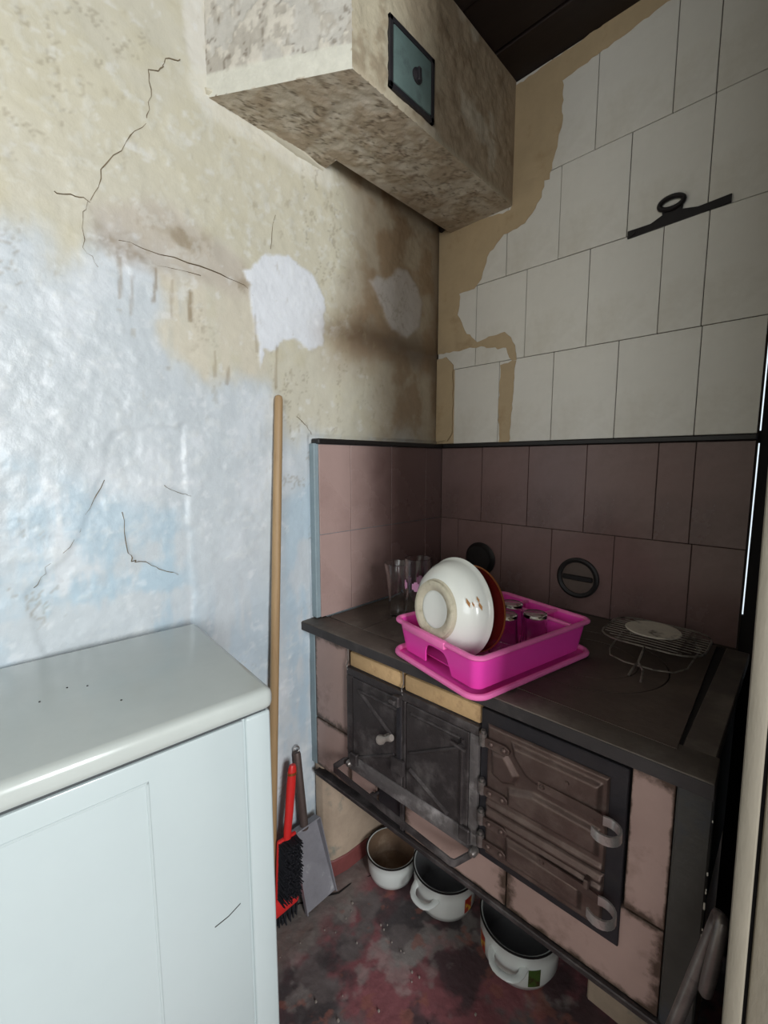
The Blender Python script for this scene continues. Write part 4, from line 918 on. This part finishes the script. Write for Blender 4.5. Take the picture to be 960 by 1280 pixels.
tumbler((.150, -.420, .870), .027, .042, .168, 'fluted glass with a flared top, behind the pink printed glass beside the left tiles', flutes=14)
tumbler((.262, -.300, .870), .030, .040, .155, 'plain glass mostly hidden behind the white bowl', flutes=0)
for lx, ly, lb in ((.040, .000, 'upturned clear glass in the pink rack, nearest the copper-rimmed plate'), (.078, .062, 'upturned clear glass in the pink rack, close to its long front wall'), (-.005, .076, 'upturned clear glass in the pink rack, beside the cutlery holder at the back')):
    p = RM @ Vector((lx, ly, .116)); tumbler(p, .028, .037, .098, lb, tilt=(R(180), 0), flutes=10)

# ------------------------------------------------------------------ wire rack on the hotplate
WK = empty('wire_rack', (.800, -.185, .8712), 0, 'folding wire toasting rack with twisted legs on the hotplate', 'wire rack')
cx, cy, hz = .800, -.180, .921
oct_ = rrect(.108, .098, .055, 4); oc = [(cx + x, cy + y, hz) for x, y in oct_]
bm = bm_new(); add_tube(bm, oc, .0022, 6, closed=True); obj('outline_wire', bm, M_wire, WK)
for k in range(11):
    y = cy - .082 + k * .0164; e = .108 - max(0, abs(y - cy) - .043) * 1.0
    bm = bm_new(); add_tube(bm, [(cx - e, y, hz), (cx, y, hz + .0015), (cx + e, y, hz)], .0013, 6); obj('wire', bm, M_wire, WK)
bm = bm_new(); lw = [(cx - .115 + .01, cy - .085, .896)] ; 
add_tube(bm, [(cx - .075, cy - .095, .893), (cx - .065, cy - .125, .890), (cx - .03, cy - .140, .889), (cx + .03, cy - .138, .889), (cx + .065, cy - .125, .890), (cx + .085, cy - .095, .895), (cx + .088, cy + .05, .897), (cx + .05, cy + .085, .897), (cx - .05, cy + .085, .897), (cx - .085, cy + .05, .897)], .002, 6, closed=True); obj('lower_wire', bm, M_wire, WK)
for sx, sy in ((-.012, -.172), (.016, -.185)):
    bm = bm_new(); add_tube(bm, [(cx + .0, cy - .098, hz), (cx - .002, cy - .138, .897), (cx + sx * .7, cy - .15, .885), (cx + sx, cy + sy, .8735)], .0026, 6); obj('leg', bm, M_wire, WK)
for sx in (-.07, .07):
    bm = bm_new(); add_tube(bm, [(cx + sx, cy + .05, hz), (cx + sx * 1.05, cy + .082, .897), (cx + sx * 1.1, cy + .09, .8732)], .0022, 6); obj('leg', bm, M_wire, WK)
HD = bm_new(); add_lathe(HD, [(0, 0), (.060, 0), (.062, .002), (.060, .004), (.022, .0045), (.02, .0042), (0, .0042)], 40, Matrix.Translation((.790, -.160, hz + .0028)))
obj('heat_disc', HD, M_disc, label='pale round heat spreader disc lying on the wire rack', cat='heat disc')

# ------------------------------------------------------------------ bent tube at the right
bm = bm_new(); A_ = Vector((.862, -.815, .012)); B_ = Vector((1.003, -.712, .742)); d_ = B_ - A_
pts = [A_, A_ + d_ * .3, A_ + d_ * .6, A_ + d_ * .9, A_ + d_ * .98, B_ + Vector((.0, -.003, .004)), B_ + Vector((.003, -.009, .007)), B_ + Vector((.005, -.017, .005)), B_ + Vector((.004, -.022, -.004)),
       B_ + Vector((.002, -.024, -.03)), B_ + Vector((-.003, -.024, -.08)), B_ + Vector((-.005, -.024, -.100)), B_ + Vector((-.0055, -.024, -.105))]
add_tube(bm, pts, [.0085] * 5 + [.008] * 4 + [.0085, .0085, .0078, .004], 14)
obj('bent_tube', bm, M_pipe, label='grimy steel tube with a hooked end, leaning in the gap right of the stove', cat='tube')
